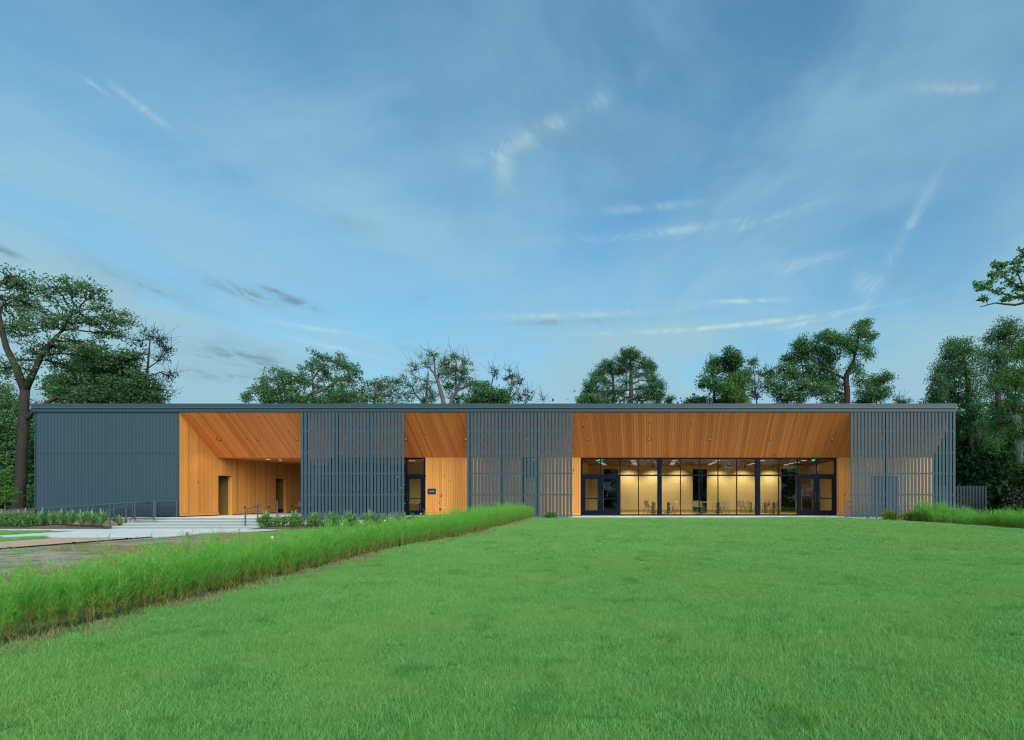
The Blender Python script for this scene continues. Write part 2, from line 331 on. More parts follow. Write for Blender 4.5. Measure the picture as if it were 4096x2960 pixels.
M['oak'] = leafmat('oak_leaf', (0.038, 0.100, 0.040), (0.135, 0.250, 0.098), 0.42); M['leaf_mid'] = leafmat('broadleaf_green', (0.034, 0.108, 0.042), (0.130, 0.280, 0.095), 0.42)
M['leaf_pale'] = leafmat('pale_leaf_green', (0.042, 0.110, 0.050), (0.130, 0.230, 0.110), 0.32); M['leaf_dark'] = leafmat('dark_leaf_green', (0.010, 0.034, 0.016), (0.028, 0.080, 0.030), 0.25)
M['leaf_lime'] = leafmat('lime_vine_leaf', (0.038, 0.125, 0.026), (0.125, 0.270, 0.055), 0.42); M['pine'] = leafmat('pine_needles', (0.020, 0.080, 0.034), (0.068, 0.180, 0.060), 0.25)
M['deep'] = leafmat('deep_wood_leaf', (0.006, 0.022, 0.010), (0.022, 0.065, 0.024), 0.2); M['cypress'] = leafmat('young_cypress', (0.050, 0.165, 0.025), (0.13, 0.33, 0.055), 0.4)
M['shrub'] = leafmat('boxy_shrub_leaf', (0.038, 0.130, 0.028), (0.130, 0.310, 0.060), 0.38, gloss=0.03); M['shrub_yel'] = leafmat('golden_shrub_leaf', (0.09, 0.15, 0.018), (0.34, 0.34, 0.045), 0.35)
M['yucca'] = leafmat('strap_leaf', (0.075, 0.220, 0.075), (0.250, 0.440, 0.170), 0.40, gloss=0.03); M['tall_grass'] = leafmat('ornamental_grass', (0.20, 0.22, 0.075), (0.40, 0.38, 0.17), 0.4)
M['magnolia'] = leafmat('magnolia_leaf', (0.012, 0.034, 0.020), (0.050, 0.045, 0.026), 0.1, 0.45, 0.02)
M['bark'] = barkmat('oak_bark', (0.014, 0.012, 0.011), (0.062, 0.054, 0.048)); M['bark_pale'] = barkmat('pale_bark', (0.055, 0.048, 0.040), (0.15, 0.135, 0.115)); M['bark_pine'] = barkmat('pine_bark', (0.05, 0.036, 0.03), (0.15, 0.11, 0.09))
M['pet_white'] = simple('white_petals', (0.80, 0.80, 0.82), 0.6); M['pet_pink'] = simple('pink_petals', (0.62, 0.16, 0.52), 0.6); M['pet_maroon'] = simple('maroon_petals', (0.13, 0.006, 0.035), 0.6); M['pollen'] = simple('yellow_pollen', (0.55, 0.36, 0.03), 0.8)
def meshpanel():
    m, t = mat('steel_wire_mesh'); tr = N(t, 'ShaderNodeBsdfTransparent'); d = pbsdf(t, (0.035, 0.055, 0.070), 0.5, 0.3)
    mx = N(t, 'ShaderNodeMixShader', inputs={0: 0.26}); t.links.new(tr.outputs[0], mx.inputs[1]); t.links.new(d, mx.inputs[2]); finish(t, mx.outputs[0]); return m
M['mesh'] = meshpanel()

# ------------------------------------------------------------------ ground
def sstep(a, b, x): u = min(1.0, max(0.0, (x - a) / (b - a))); return u * u * (3 - 2 * u)
def gz(X, Y):
    lawn = -0.57 + 0.535 * sstep(3.0, 27.5, Y)
    left = -0.60 + 0.125 * sstep(4, 12, Y); right = -0.62 + 0.10 * sstep(10, 26, Y)
    wl = sstep(-10.5, -6.3, X); xe = 10.6 + (26 - Y) * 0.483; wr = 1 - sstep(xe - 0.6, xe + 2.6, X)
    z = left + (lawn - left) * wl; z = right + (z - right) * wr
    if Y > 27.75:
        inside = -31.5 < X < 15.5
        z2 = -0.6 if inside and Y < 39.5 else -0.26 + 0.02 * math.sin(X * 0.7)
        k = sstep(27.75, 28.1, Y); z = z + (z2 - z) * k
    if X < -25.8 and 27.3 < Y: z = z + (-0.26 - z) * sstep(28.3, 29.5, Y)
    return z
def build_ground():
    xs = sorted(set([-1600, -500, -200, -110, -75, -55] + list(np.arange(-44, -26, 1.5)) + list(np.arange(-26, 20.01, 0.5)) + list(np.arange(21, 45, 2)) + [55, 75, 110, 200, 500, 1600]))
    ys = sorted(set([-1200, -300, -80, -25, -8] + list(np.arange(-4, 27.4, 0.5)) + [27.5, 27.75, 27.9, 28.1, 28.5, 29, 29.5, 30] + list(np.arange(31, 48, 1.5)) + [52, 60, 80, 120, 220, 600, 1600]))
    V = []; nx = len(xs)
    for y in ys:
        for x in xs: V.append((x, y, gz(x, y) + (0.018 * math.sin(x * 1.3 + y * 0.7) * math.cos(y * 0.9 - x * 0.4) if -6 < x < 12 and y < 26 else 0)))
    Q = [(j * nx + i, j * nx + i + 1, (j + 1) * nx + i + 1, (j + 1) * nx + i) for j in range(len(ys) - 1) for i in range(nx - 1)]
    o = obj('ground', np_mesh('ground', V, Q), M['ground'], smooth=True); tag(o, 'green lawn and bare soil sloping up to the building', kind='structure')
build_ground()
ZW = -0.470
w = MB(); z0, z1 = ZW - 0.10, ZW
w.box(-60, -25.32, 24.45, 25.75, z0, z1); w.box(-25.32, -17.0, 24.45, 26.14, z0, z1)
w.prism([(-25.32, 20.25, z0), (-18.40, 20.25, z0), (-17.05, 24.45, z0), (-25.32, 24.45, z0)], (0, 0, 0.10)); w.box(-60, -25.32, 20.55, 21.15, z0, z1)
tag(w.build('concrete_walk', M['concrete']), 'pale concrete walkway and landing before the steps', kind='structure')
tag(MB().box(-21.65, -18.42, -6, 20.245, ZW - 0.3, ZW - 0.001).build('gravel_path', M['gravel']), 'tan gravel path meeting the concrete walk', kind='structure')
e = empty('path_edging', (-18.38, 12, ZW)); tag(e, 'dark metal edging strip along the gravel path', 'edging')
MB().box(-18.40, -18.36, -6, 20.25, ZW - 0.15, ZW + 0.035).build('edging_strip', M['post'], e)
for k in range(9): MB().box(-18.35, -18.30, -0.03, 0.03, -0.2, 0.06).build('stake', M['post'], e, loc=(0, 19.2 - k * 1.75, ZW))
def bed(name, x0, x1, y0, y1, hump, label, kz=ZW):
    nx, ny = int((x1 - x0) / 0.25) + 1, 9; V = []
    rng = random.Random(3)
    for j in range(ny):
        for i in range(nx):
            u, v = i / (nx - 1), j / (ny - 1); h = hump * min(1, v * 2.2) * min(1, u * 12, (1 - u) * 12)
            V.append((x0 + (x1 - x0) * u, y0 + (y1 - y0) * v, kz + 0.006 + h + rng.uniform(0, 0.03) * min(1, v * 5)))
    Q = [(j * nx + i, j * nx + i + 1, (j + 1) * nx + i + 1, (j + 1) * nx + i) for j in range(ny - 1) for i in range(nx - 1)]
    return tag(obj(name, np_mesh(name, V, Q), M['mulch'], smooth=True), label, kind='structure')
bed('mulch_bed', -60, -25.75, 25.75, 27.0, 0.14, 'brown bark mulch bed below the ramp'); bed('mulch_bed', -18.7, -7.5, 25.4, 27.75, 0.10, 'brown bark mulch bed below the slatted screens')

# ------------------------------------------------------------------ pavilion
PAV = tag(empty('pavilion', (-8, YF, 0)), 'long low pavilion with slate slatted screens, cedar soffit and glazed hall', 'building')
XL, XR = XF(142), 15.62
XW = XF(717)                                            # timber wall of the breezeway
_cache = {}
def plank_mesh(w, h, t, h2=None):
    key = (round(w, 3), round(h, 3), round(t, 3), None if h2 is None else round(h2, 3))
    if key not in _cache:
        h2 = h if h2 is None else h2
        m = MB().prism([(-w / 2, 0, 0), (w / 2, 0, 0), (w / 2, 0, h2), (-w / 2, 0, h)], (0, t, 0)).mesh('plank'); _cache[key] = m
    return _cache[key]
def plank(name, mesh, m, parent, loc, rot): return obj(name, mesh, m, parent, loc=loc, rot=rot)

# floor slab, roof, fascia
floor = empty('floor_slab', (0, YF, 0), PAV)
MB().box(-25.6, XR + 0.02, 27.75, YB, -0.6, -0.004).build('slab', M['concrete'], floor); MB().box(XL, -25.6, 28.12, YB, -0.6, 0.0).build('slab', M['concrete'], floor)
MB().box(-18.55, XF(2290) - 0.1, 27.70, 27.749, -0.10, 0.05).build('toe_plate', M['slat'], floor)
roof = MB().box(XL - 0.02, XR + 0.05, YF + 0.06, YB + 0.5, 5.46, 5.66).build('roof', M['fascia'], PAV)
fas = empty('fascia', (0, YF, 5.4), PAV); rx0, rx1 = XF(138), XF(3822); nseg = 16
for i in range(nseg):
    a, b = rx0 + (rx1 - rx0) * i / nseg, rx0 + (rx1 - rx0) * (i + 1) / nseg
    MB().box(a, b - 0.006, YF - 0.10, YF + 0.05, 5.39, 5.575).build('fascia_panel', M['fascia'], fas)
    mb = MB(); mb.prism([(a, YF - 0.155, 5.590), (a, YF + 0.05, 5.590), (a, YF + 0.05, 5.80), (a, YF - 0.150, 5.80)], (b - a - 0.004, 0, 0)); mb.build('roof_edge', M['fascia'], fas)
MB().box(rx0, rx1, YF - 0.17, YF - 0.08, 5.577, 5.588).build('drip_edge', simple('bright_drip_edge', (0.12, 0.17, 0.20), 0.4, 0.0), fas)
MB().box(rx0, rx0 + 0.05, YF + 0.05, YB + 0.5, 5.39, 5.80).build('fascia_panel', M['fascia'], fas); MB().box(rx1 - 0.05, rx1, YF + 0.05, YB + 0.5, 5.39, 5.80).build('fascia_panel', M['fascia'], fas)

# corrugated metal wall at left
mw = empty('metal_wall', (XL, YF, 0), PAV); pit = (XW - XL - 0.06) / 42
def rib(h):
    p = pit; prof = [(0, 0), (p * 0.62, 0), (p * 0.70, -0.013), (p * 0.90, -0.013), (p * 0.98, 0), (p, 0)]
    mb = MB(); n = len(prof)
    mb.v = [(x, y, z) for z in (0, h) for x, y in prof] + [(0, 0.02, 0), (p, 0.02, 0), (0, 0.02, h), (p, 0.02, h)]
    mb.f = [(i, i + 1, n + i + 1, n + i) for i in range(n - 1)] + [tuple(range(n - 1, -1, -1)), tuple(range(n, 2 * n)), (2 * n + 1, 2 * n, 2 * n + 2, 2 * n + 3)]
    return mb.mesh('metal_panel')
ZJ = PZ(1814, YF)
lo, up = rib(ZJ - 0.012 - 0.09), rib(5.39 - ZJ)
for i in range(42):
    x = XL + 0.03 + i * pit
    obj('metal_panel', lo, M['metal'], mw, loc=(x, YF - 0.002, 0.09)); obj('metal_panel', up, M['metal'], mw, loc=(x, YF - 0.002, ZJ))
MB().box(XL, XW - 0.03, YF + 0.022, YF + 0.2, 0.0, 5.45).build('backing_wall', M['post'], mw)
MB().box(XL - 0.01, XL + 0.029, YF - 0.045, YB, 0.05, 5.385).build('corner_trim', M['metal'], mw); MB().box(XW - 0.03, XW + 0.004, YF - 0.022, YF + 0.003, 0.05, 5.385).build('corner_trim', M['metal'], mw)
MB().box(XL, XW, YB, YB + 0.2, -0.3, 5.45).build('rear_wall', M['metal'], mw)

# timber wall of the breezeway (plane x = XW, facing right) with two door recesses
tw = empty('timber_wall', (XW, YG, 0), PAV)
D1 = (PX(877, 1) and -XW * F / (PXC - 877), -XW * F / (PXC - 929)); D2 = (-XW * F / (PXC - 1107), -XW * F / (PXC - 1147)); DH = 2.24
pw = 0.127; n = int((YB - YF) / pw); pw = (YB - YF - 0.004) / n
def sof(y): return FT if y > YG else 5.375 - (y - YF) * (5.375 - FT) / (YG - YF)
for i in range(n):
    y0 = YF + 0.004 + i * pw; y1 = y0 + pw; yc = (y0 + y1) / 2; zb = 0.17
    for d in (D1, D2):
        if d[0] - 0.02 < yc < d[1] + 0.02: zb = DH
    # rotation -90deg about z: local x -> -y ; local y -> +x
    h_a, h_b = sof(y1) - 0.01 - zb, sof(y0) - 0.01 - zb
    plank('plank', plank_mesh(pw - 0.009, h_a, 0.02, h_b), M['wood_wall'], tw, (XW - 0.02, yc, zb), (0, 0, R(-90)))
for a, b in ((YF, D1[0]), (D1[1], D2[0]), (D2[1], YB)):
    MB().box(XW - 0.02, XW + 0.008, a + 0.006, b - 0.006, 0.05, 0.164).build('base_board', M['wood_wall'], tw); MB().box(XW - 0.2, XW - 0.021, a, b, 0, 5.4).build('backing_wall', M['gap'], tw)
for a, b in (D1, D2): MB().box(XW - 0.2, XW - 0.021, a, b, DH + 0.005, 5.4).build('backing_wall', M['gap'], tw)
for k, (a, b) in enumerate((D1, D2)):
    rd = empty('recessed_doorway', (XW - 0.5, (a + b) / 2, 0), PAV)
    MB().box(XW - 0.24, XW - 0.001, b - 0.004, b + 0.02, 0.0, DH).build('jamb_board', M['wood_wall'], rd); MB().box(XW - 0.24, XW - 0.022, a - 0.02, a, 0.0, DH).build('jamb_board', M['wood_wall'], rd)
    MB().box(XW - 1.3, XW - 0.24, b + 0.25, b + 0.33, 0, 2.5).build('inner_wall', M['olive'], rd); MB().box(XW - 1.36, XW - 1.30, a - 0.4, b + 0.33, 0, 2.5).build('inner_wall', M['olive'], rd)
    MB().box(XW - 1.36, XW - 0.02, a - 0.4, b + 0.33, DH + 0.006, DH + 0.1).build('head', M['olive'], rd); MB().box(XW - 1.36, XW - 0.24, a - 0.45, a - 0.4, 0, 2.5).build('inner_wall', M['olive'], rd)
    if k == 1:
        dr = MB().box(XW - 1.2, XW - 0.28, b + 0.2, b + 0.245, 0.02, 2.1).build('inner_door', simple('olive_door', (0.30, 0.22, 0.05), 0.5), PAV)
        MB().cyl((XW - 0.42, b + 0.2, 1.0), (XW - 0.42, b + 0.14, 1.0), 0.03).box(XW - 0.52, XW - 0.41, b + 0.13, b + 0.15, 0.985, 1.015).build('handle', M['black'], dr)
        MB().cyl((XW - 0.42, b + 0.2, 1.16), (XW - 0.42, b + 0.17, 1.16), 0.03).build('deadbolt', M['black'], dr); MB().box(XW - 1.15, XW - 0.3, b + 0.192, b + 0.199, 0.04, 0.26).build('kick_plate', simple('bronze_plate', (0.08, 0.05, 0.02), 0.4, 0.6), dr)

# sloped cedar soffit
so = empty('soffit', (0, YF, 5.37), PAV); Ls = math.hypot(YG - YF, 5.375 - FT); ang = math.atan2(-(YG - YF), -(5.375 - FT))
ns = 296; ps = (XR - XW - 0.01) / ns; sm = plank_mesh(ps - 0.010, Ls, 0.02)
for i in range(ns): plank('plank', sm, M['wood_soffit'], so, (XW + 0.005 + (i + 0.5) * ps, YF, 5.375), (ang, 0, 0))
MB().prism([(XW, YF + 0.004, 5.38), (XW, YG + 0.004, FT + 0.004), (XW, YG + 0.004, 5.45), (XW, YF + 0.004, 5.45)], (XR - XW, 0, 0)).build('soffit_backing', M['gap'], so)
sn = Vector((0, -math.sin(math.atan2(5.375 - FT, YG - YF)), -math.cos(math.atan2(5.375 - FT, YG - YF))))
cans = [485, 571, 658] ; cans = [c * 1.806 for c in cans] + [1384, 1623, 1862, 2107] + [2351, 2595, 2839, 3083, 3326, 3526, 3735]
for i, px in enumerate(cans):
    yc = YF + (YG - YF) * 0.57; zc = sof(yc); x = PX(px, yc); c = Vector((x, yc, zc)) + sn * 0.021
    rl = empty('recessed_light', c, PAV); q = sn.to_track_quat('Z', 'Y').to_matrix()
    def ring(r0, r1, h, m, nm):
        mb = MB(); K = 16; pts = []
        for r, hh in ((r0, h), (r1, h)): pts.append([tuple(c + q @ Vector((r * math.cos(2 * math.pi * k / K), r * math.sin(2 * math.pi * k / K), hh))) for k in range(K)])
        mb.v = pts[0] + pts[1]; mb.f = [(k, (k + 1) % K, K + (k + 1) % K, K + k) for k in range(K)]; return mb.build(nm, m, rl)
    ring(0.095, 0.112, 0.006, M['black'], 'trim_ring')
    mb = MB(); K = 16; mb.v = [tuple(c + q @ Vector((0.095 * math.cos(2 * math.pi * k / K), 0.095 * math.sin(2 * math.pi * k / K), 0.003))) for k in range(K)]; mb.f = [tuple(range(K))]; mb.build('reflector', simple('copper_reflector', (0.35, 0.18, 0.08), 0.3, 0.7) if i == 0 else bpy.data.materials['copper_reflector'], rl)
    mb = MB(); mb.v = [tuple(c + q @ Vector((0.03 + 0.05 * math.cos(2 * math.pi * k / K), 0.02 + 0.035 * math.sin(2 * math.pi * k / K), 0.008))) for k in range(K)]; mb.f = [tuple(range(K))]; mb.build('lens', M['lens'], rl)
    ld = bpy.data.lights.new('downlight', 'SPOT'); lo_ = bpy.data.objects.new('downlight', ld); COL.objects.link(lo_); ld.energy = 26; ld.color = (1, 0.72, 0.42); ld.spot_size = R(115); ld.spot_blend = 0.8; ld.shadow_soft_size = 0.06
    lo_.parent = rl; lo_.location = (0, -0.02, -0.06)

# breezeway ceiling boards
bc = empty('breezeway_ceiling', (-21, 35, FT), PAV); xb0, xb1 = XW, XG(1326); nb = 46; pb = (xb1 - xb0) / nb; bm = plank_mesh(pb - 0.006, YB - YG, 0.02)
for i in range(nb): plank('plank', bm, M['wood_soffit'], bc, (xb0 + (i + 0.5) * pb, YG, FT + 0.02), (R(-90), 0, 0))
MB().box(xb0, xb1, YG, YB, FT + 0.045, FT + 0.2).build('ceiling_backing', M['gap'], bc)
for (x, y) in ((-22.3, 32.0), (-21.2, 33.8), (-20.2, 32.0), (-19.5, 35.6), (-22.2, 36.8), (-18.7, 33.6)):
    MB().box(x - 0.10, x + 0.10, y - 0.05, y + 0.05, FT - 0.012, FT - 0.002).build('ceiling_light', M['light'], PAV)
sm_ = tag(empty('motion_sensor', (PX(1122, 31.6), 31.6, FT)), 'small white dome sensor on the breezeway ceiling', 'sensor')
c = sm_.location; MB().tube([(c.x, c.y, FT - 0.001), (c.x, c.y, FT - 0.05), (c.x, c.y, FT - 0.10), (c.x, c.y, FT - 0.15)], [0.085, 0.09, 0.075, 0.03], 14).build('dome', M['white'], sm_, True); MB().cyl((c.x, c.y, FT + 0.0), (c.x, c.y, FT - 0.02), 0.11, 14).build('base_plate', M['white'], sm_)

# cedar walls in the glass plane
bw = empty('timber_wall', (0, YG, 0), PAV)
def wall_run(x0, x1, ztop=FT - 0.004, zb=0.17, holes=()):
    n = max(1, round((x1 - x0) / 0.128)); p = (x1 - x0) / n
    for i in range(n):
        xc = x0 + (i + 0.5) * p; b = zb
        for h in holes:
            if h[0] < xc < h[1]: b = h[2]
        plank('plank', plank_mesh(p - 0.009, ztop - b, 0.02), M['wood_wall'], bw, (xc, YG, b), (0, 0, math.pi))
    if zb < 0.3:
        segs = [(x0, x1)] if not holes else [(x0, holes[0][0]), (holes[0][1], x1)]
        for a, b in segs: MB().box(a + 0.004, b - 0.004, YG - 0.008, YG + 0.01, 0.03, 0.164).build('base_board', M['wood_wall'], bw)
xd0, xd1 = XG(1625), XG(1702.5); xs0, xs1 = XG(2091), XG(2162); xm0, xm1 = XG(2323), XG(3346); xo0, xo1 = XG(3485), XG(3598)
wall_run(xd1, xs0); wall_run(xs1, xm0); wall_run(xm1, XR, holes=((xo0, xo1, PZ(1905, YG)),))
for a, b in ((xd1, xs0), (xs1, xm0), (xm1, xo0), (xo1, XR)): MB().box(a, b, YG + 0.011, YG + 0.14, 0, FT + 0.3).build('backing_wall', M['gap'], bw)
MB().box(xo0, xo1, YG + 0.011, YG + 0.14, PZ(1905, YG) + 0.002, FT + 0.3).build('backing_wall', M['gap'], bw)
MB().box(XG(1326), XR, YG + 0.001, YG + 0.14, FT + 0.301, 5.4).build('bulkhead', M['gap'], bw)
# metal service door behind the right screen
sdm = simple('slate_door', (0.035, 0.058, 0.075), 0.45)
for k in range(2):
    a = xo0 + 0.02 + k * (xo1 - xo0 - 0.04) / 2; b = a + (xo1 - xo0 - 0.04) / 2 - 0.012
    d = MB().box(a, b, YG + 0.02, YG + 0.07, 0.02, PZ(1905, YG) - 0.02).build('service_door', sdm, PAV)
    MB().box(b - 0.12 if k == 0 else a + 0.06, b - 0.06 if k == 0 else a + 0.12, YG - 0.03, YG + 0.02, 0.95, 1.05).build('handle', M['black'], d)
MB().box(xo1 - 0.03, xo1 - 0.012, YG - 0.01, YG + 0.05, 0.03, PZ(1905, YG) - 0.03).build('door_gap_reflection', M['white'], PAV)  # white strip stands in for the light reflected at the door gap
# right end wall and rear walls
MB().box(XR, XR + 0.10, YG + 0.14, YB, -0.2, 5.4).build('end_wall', M['metal'], PAV)

# storefront glazing
def frame_bar(x0, x1, z0, z1, parent, nm, y0=YG - 0.03, y1=YG + 0.10): return MB().box(x0, x1, y0, y1, z0, z1).build(nm, M['frame'], parent)
def pane(x0, x1, z0, z1, parent, m='glass', y=YG + 0.03): return MB().box(x0, x1, y, y + 0.012, z0, z1).build('pane', M[m], parent)
ZT0, ZT1 = PZ(1903.5, YG), PZ(1899, YG); ZTOP = FT - 0.006; HB = 0.085
def door_leaf(x0, x1, ztop, hinge, mid=True, handle=True):
    d = empty('glass_door', ((x0 + x1) / 2, YG, 0), PAV); s = 0.16 if x1 - x0 > 0.8 else 0.13
    zc = PZ(1994, YG); zb = PZ(2041.5, YG); zt = ztop - 0.12; ya, yb = YG - 0.04, YG + 0.03
    for (a, b, c_, e_, nm) in ((x0, x0 + s, 0.02, ztop, 'stile'), (x1 - s, x1, 0.02, ztop, 'stile'), (x0 + s, x1 - s, 0.02, zb, 'bottom_rail'), (x0 + s, x1 - s, zt, ztop, 'top_rail'), (x0 + s, x1 - s, zc - 0.025, zc + 0.025, 'push_bar')):
        MB().box(a, b, ya, yb, c_, e_).build(nm, M['frame'], d)
    pane(x0 + s, x1 - s, zb, zc - 0.025, d, y=YG); pane(x0 + s, x1 - s, zc + 0.025, zt, d, y=YG)
    hx = x1 - 0.08 if hinge == 'L' else x0 + 0.08
    MB().tube([(hx, ya - 0.001, 0.80), (hx, ya - 0.055, 0.80), (hx, ya - 0.055, 1.32), (hx, ya - 0.001, 1.32)], 0.018, 6).build('handle', M['black'], d)
    return d
def storefront(name, xs, doors, cols, label, clear='glass'):
    st = empty(name, ((xs[0] + xs[-1]) / 2, YG, 0), PAV); st['label'] = label
    frame_bar(xs[0], xs[-1], ZTOP - HB, ZTOP, st, 'head_bar')
    nm = len(xs)
    for i, x in enumerate(xs):
        wdt = 0.05
        if i in cols: frame_bar(x - 0.13, x + 0.13, 0, ZTOP - HB, st, 'column_cover', YG - 0.06, YG + 0.2); continue
        a, b = (x, x + 0.10) if i == 0 else ((x - 0.10, x) if i == nm - 1 else (x - wdt / 2, x + wdt / 2))
        frame_bar(a, b, 0.0, ZTOP - HB, st, 'mullion')
    for i in range(nm - 1):
        a = xs[i] + (0.10 if i == 0 else 0.13 if i in cols else 0.025); b = xs[i + 1] - (0.10 if i + 1 == nm - 1 else 0.13 if i + 1 in cols else 0.025)
        if i in doors:
            zt = PZ(1907, YG); frame_bar(a, b, zt, PZ(1897, YG), st, 'transom'); pane(a, b, PZ(1897, YG), ZTOP - HB, st, clear)
            door_leaf(a + 0.004 - (0.022 if doors[i] == 'R' and i > 0 else 0), b - 0.004 + (0.022 if doors[i] == 'L' else 0), zt - 0.006, doors[i])
        else:
            frame_bar(a, b, ZT0 - 0.01, ZT1 + 0.01, st, 'transom'); frame_bar(a, b, 0.0, 0.075, st, 'sill_bar'); pane(a, b, 0.075, ZT0 - 0.01, st, clear); pane(a, b, ZT1 + 0.01, ZTOP - HB, st, clear)
    return st
hall_px = [2323, 2402, 2480, 2554, 2638, 2722, 2797, 2872, 2947, 3031, 3115, 3190, 3266, 3346]
storefront('storefront', [XG(p) for p in hall_px], {0: 'L', 1: 'R', 11: 'L', 12: 'R'}, (4, 9), 'wide glazed front of the lit hall with navy frames')
storefront('storefront', [XG(p) for p in (1326, 1401, 1476, 1551, 1625, 1702.5)], {4: 'R'}, (), 'lobby glazing with a single glass door beside the plaque')
st3 = empty('narrow_window', ((xs0 + xs1) / 2, YG, 0), PAV)
frame_bar(xs0, xs1, ZTOP - HB, ZTOP, st3, 'head_bar')
for a, b in ((xs0, xs0 + 0.07), (xs1 - 0.07, xs1)): frame_bar(a, b, 0.0, ZTOP - HB, st3, 'mullion')
frame_bar(xs0 + 0.07, xs1 - 0.07, 0.0, 0.10, st3, 'sill_bar'); frame_bar(xs0 + 0.07, xs1 - 0.07, ZT0, ZT1, st3, 'transom'); pane(xs0 + 0.07, xs1 - 0.07, 0.10, ZT0, st3); pane(xs0 + 0.07, xs1 - 0.07, ZT1, ZTOP - HB, st3)

# hall interior
hall = empty('hall_interior', (3, 35, 0), PAV); hx0, hx1 = PX(2356, YB) , PX(3240, YB)
wy = YB - 0.12; wins = [(PX(2415.5, YB), PX(2473, YB)), (PX(2770, YB), PX(2827, YB)), (PX(3123, YB), PX(3180, YB))]; wz0, wz1 = 0.02, PZ(1877, YB)
xx = hx0
for a, b in wins + [(hx1, None)]:
    MB().box(xx, a, wy, YB + 0.05, 0, FT + 0.3).build('back_wall', M['ply'], hall)
    if b is None: break
    MB().box(a, b, wy, YB + 0.05, wz1, FT + 0.3).build('back_wall', M['ply'], hall); xx = b
    wn = empty('rear_window', ((a + b) / 2, YB, 0), PAV)
    for q in ((a, a + 0.05, wz0, wz1), (b - 0.05, b, wz0, wz1), (a + 0.05, b - 0.05, wz1 - 0.05, wz1), (a + 0.05, b - 0.05, wz0, wz0 + 0.06), (a + 0.05, b - 0.05, PZ(1931, YB), PZ(1928, YB))):
        MB().box(q[0], q[1], wy + 0.01, wy + 0.07, q[2], q[3]).build('window_frame', M['frame'], wn)
    MB().box(a + 0.05, b - 0.05, wy + 0.03, wy + 0.042, wz0 + 0.06, PZ(1931, YB)).build('pane', M['glass_dark'], wn); MB().box(a + 0.05, b - 0.05, wy + 0.03, wy + 0.042, PZ(1928, YB), wz1 - 0.05).build('pane', M['glass_dark'], wn)
for a, b in ((hx0, wins[0][0]), (wins[0][1], wins[1][0]), (wins[1][1], wins[2][0]), (wins[2][1], hx1)): MB().box(a, b, wy - 0.015, wy - 0.001, 0.0, 0.16).build('skirting', M['wood_floor'], hall)
MB().box(hx0 - 0.15, hx0, YG + 0.14, YB, 0, FT + 0.3).build('side_wall', M['ply'], hall); MB().box(hx1, hx1 + 0.15, YG + 0.14, YB, 0, FT + 0.3).build('side_wall', M['ply'], hall)
MB().box(hx0, hx1, YG + 0.10, wy, 0.0, 0.012).build('hall_floor', M['wood_floor'], hall); MB().box(hx0 - 0.1, hx1 + 0.1, YG + 0.14, YB, FT + 0.12, FT + 0.3).build('hall_ceiling', simple('dark_ceiling_void', (0.05, 0.025, 0.015), 0.9), hall)
mb = MB(); k = 0; x = hx0 + 0.05
while x < hx1 - 0.05: mb.box(x, x + 0.034, YG + 0.16, wy - 0.01, FT + 0.02, FT + 0.10); x += 0.072
o = mb.build('ceiling_slats', M['ceil_slat'], hall); o['kind'] = 'stuff'
for xr in (-3.2, -1.1, 1.4, 4.0, 6.7, 9.2):
    for yr in (31.7, 33.2, 34.7, 36.2, 37.5): MB().box(xr - 0.15, xr + 0.15, yr - 0.045, yr + 0.045, FT - 0.005, FT + 0.015).build('ceiling_light', M['light'], hall)
for xr in (-1.2, 2.9, 7.0):
    ld = bpy.data.lights.new('hall_downlight', 'SPOT'); lo_ = bpy.data.objects.new('hall_downlight', ld); COL.objects.link(lo_); ld.energy = 290; ld.color = (1, 0.84, 0.60); ld.spot_size = R(150); ld.spot_blend = 1.0; ld.shadow_soft_size = 0.15; lo_.parent = hall; lo_.matrix_parent_inverse = parent_inv(hall); lo_.location = (xr, 33.9, FT - 0.03)
for i, xw_ in enumerate((-1.6, 0.1, 1.9, 4.7, 6.4, 8.3)):   # wall-wash spots on a track near the back wall
    sp = empty('spotlight', (xw_, wy - 1.15, FT), hall)
    MB().cyl((xw_, wy - 1.15, FT + 0.02), (xw_, wy - 1.15, FT - 0.06), 0.012, 6).cyl((xw_, wy - 1.18, FT - 0.05), (xw_, wy - 1.08, FT - 0.15), 0.045, 8).build('spot_head', M['black'], sp)
    ld = bpy.data.lights.new('wall_wash', 'SPOT'); lo_ = bpy.data.objects.new('wall_wash', ld); COL.objects.link(lo_); ld.energy = 80; ld.color = (1, 0.80, 0.50); ld.spot_size = R(110); ld.spot_blend = 1.0; ld.shadow_soft_size = 0.05
    lo_.parent = sp; lo_.location = (0, 0.1, -0.18); lo_.rotation_euler = Vector((0, 0.62, -1.0)).to_track_quat('-Z', 'Y').to_euler()
# lobby and side room
lob = empty('lobby_interior', (-14, 34, 0), PAV); lx0, lx1 = XG(1326), -10.2
lyb = 36.6
MB().box(lx0 + 1.5, lx1, lyb, lyb + 0.1, 0, FT + 0.2).build('back_wall', M['ply'], lob); MB().box(lx1, lx1 + 0.1, YG + 0.14, lyb, 0, FT + 0.2).build('side_wall', M['ply'], lob)
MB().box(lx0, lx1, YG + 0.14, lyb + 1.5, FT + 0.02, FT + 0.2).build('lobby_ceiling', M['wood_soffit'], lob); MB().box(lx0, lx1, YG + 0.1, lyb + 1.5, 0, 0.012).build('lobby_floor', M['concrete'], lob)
sw = empty('side_glazing', (lx0, 34, 0), PAV)
for y in (YG + 0.14, 32.6, 34.6, 36.5): MB().box(lx0, lx0 + 0.06, y, y + 0.06, 0, FT).build('mullion', M['frame'], sw)
for y in (YG + 0.20, 32.66, 34.66): MB().box(lx0 + 0.02, lx0 + 0.032, y, y + 1.92, 0.0, FT).build('pane', M['glass'], sw)
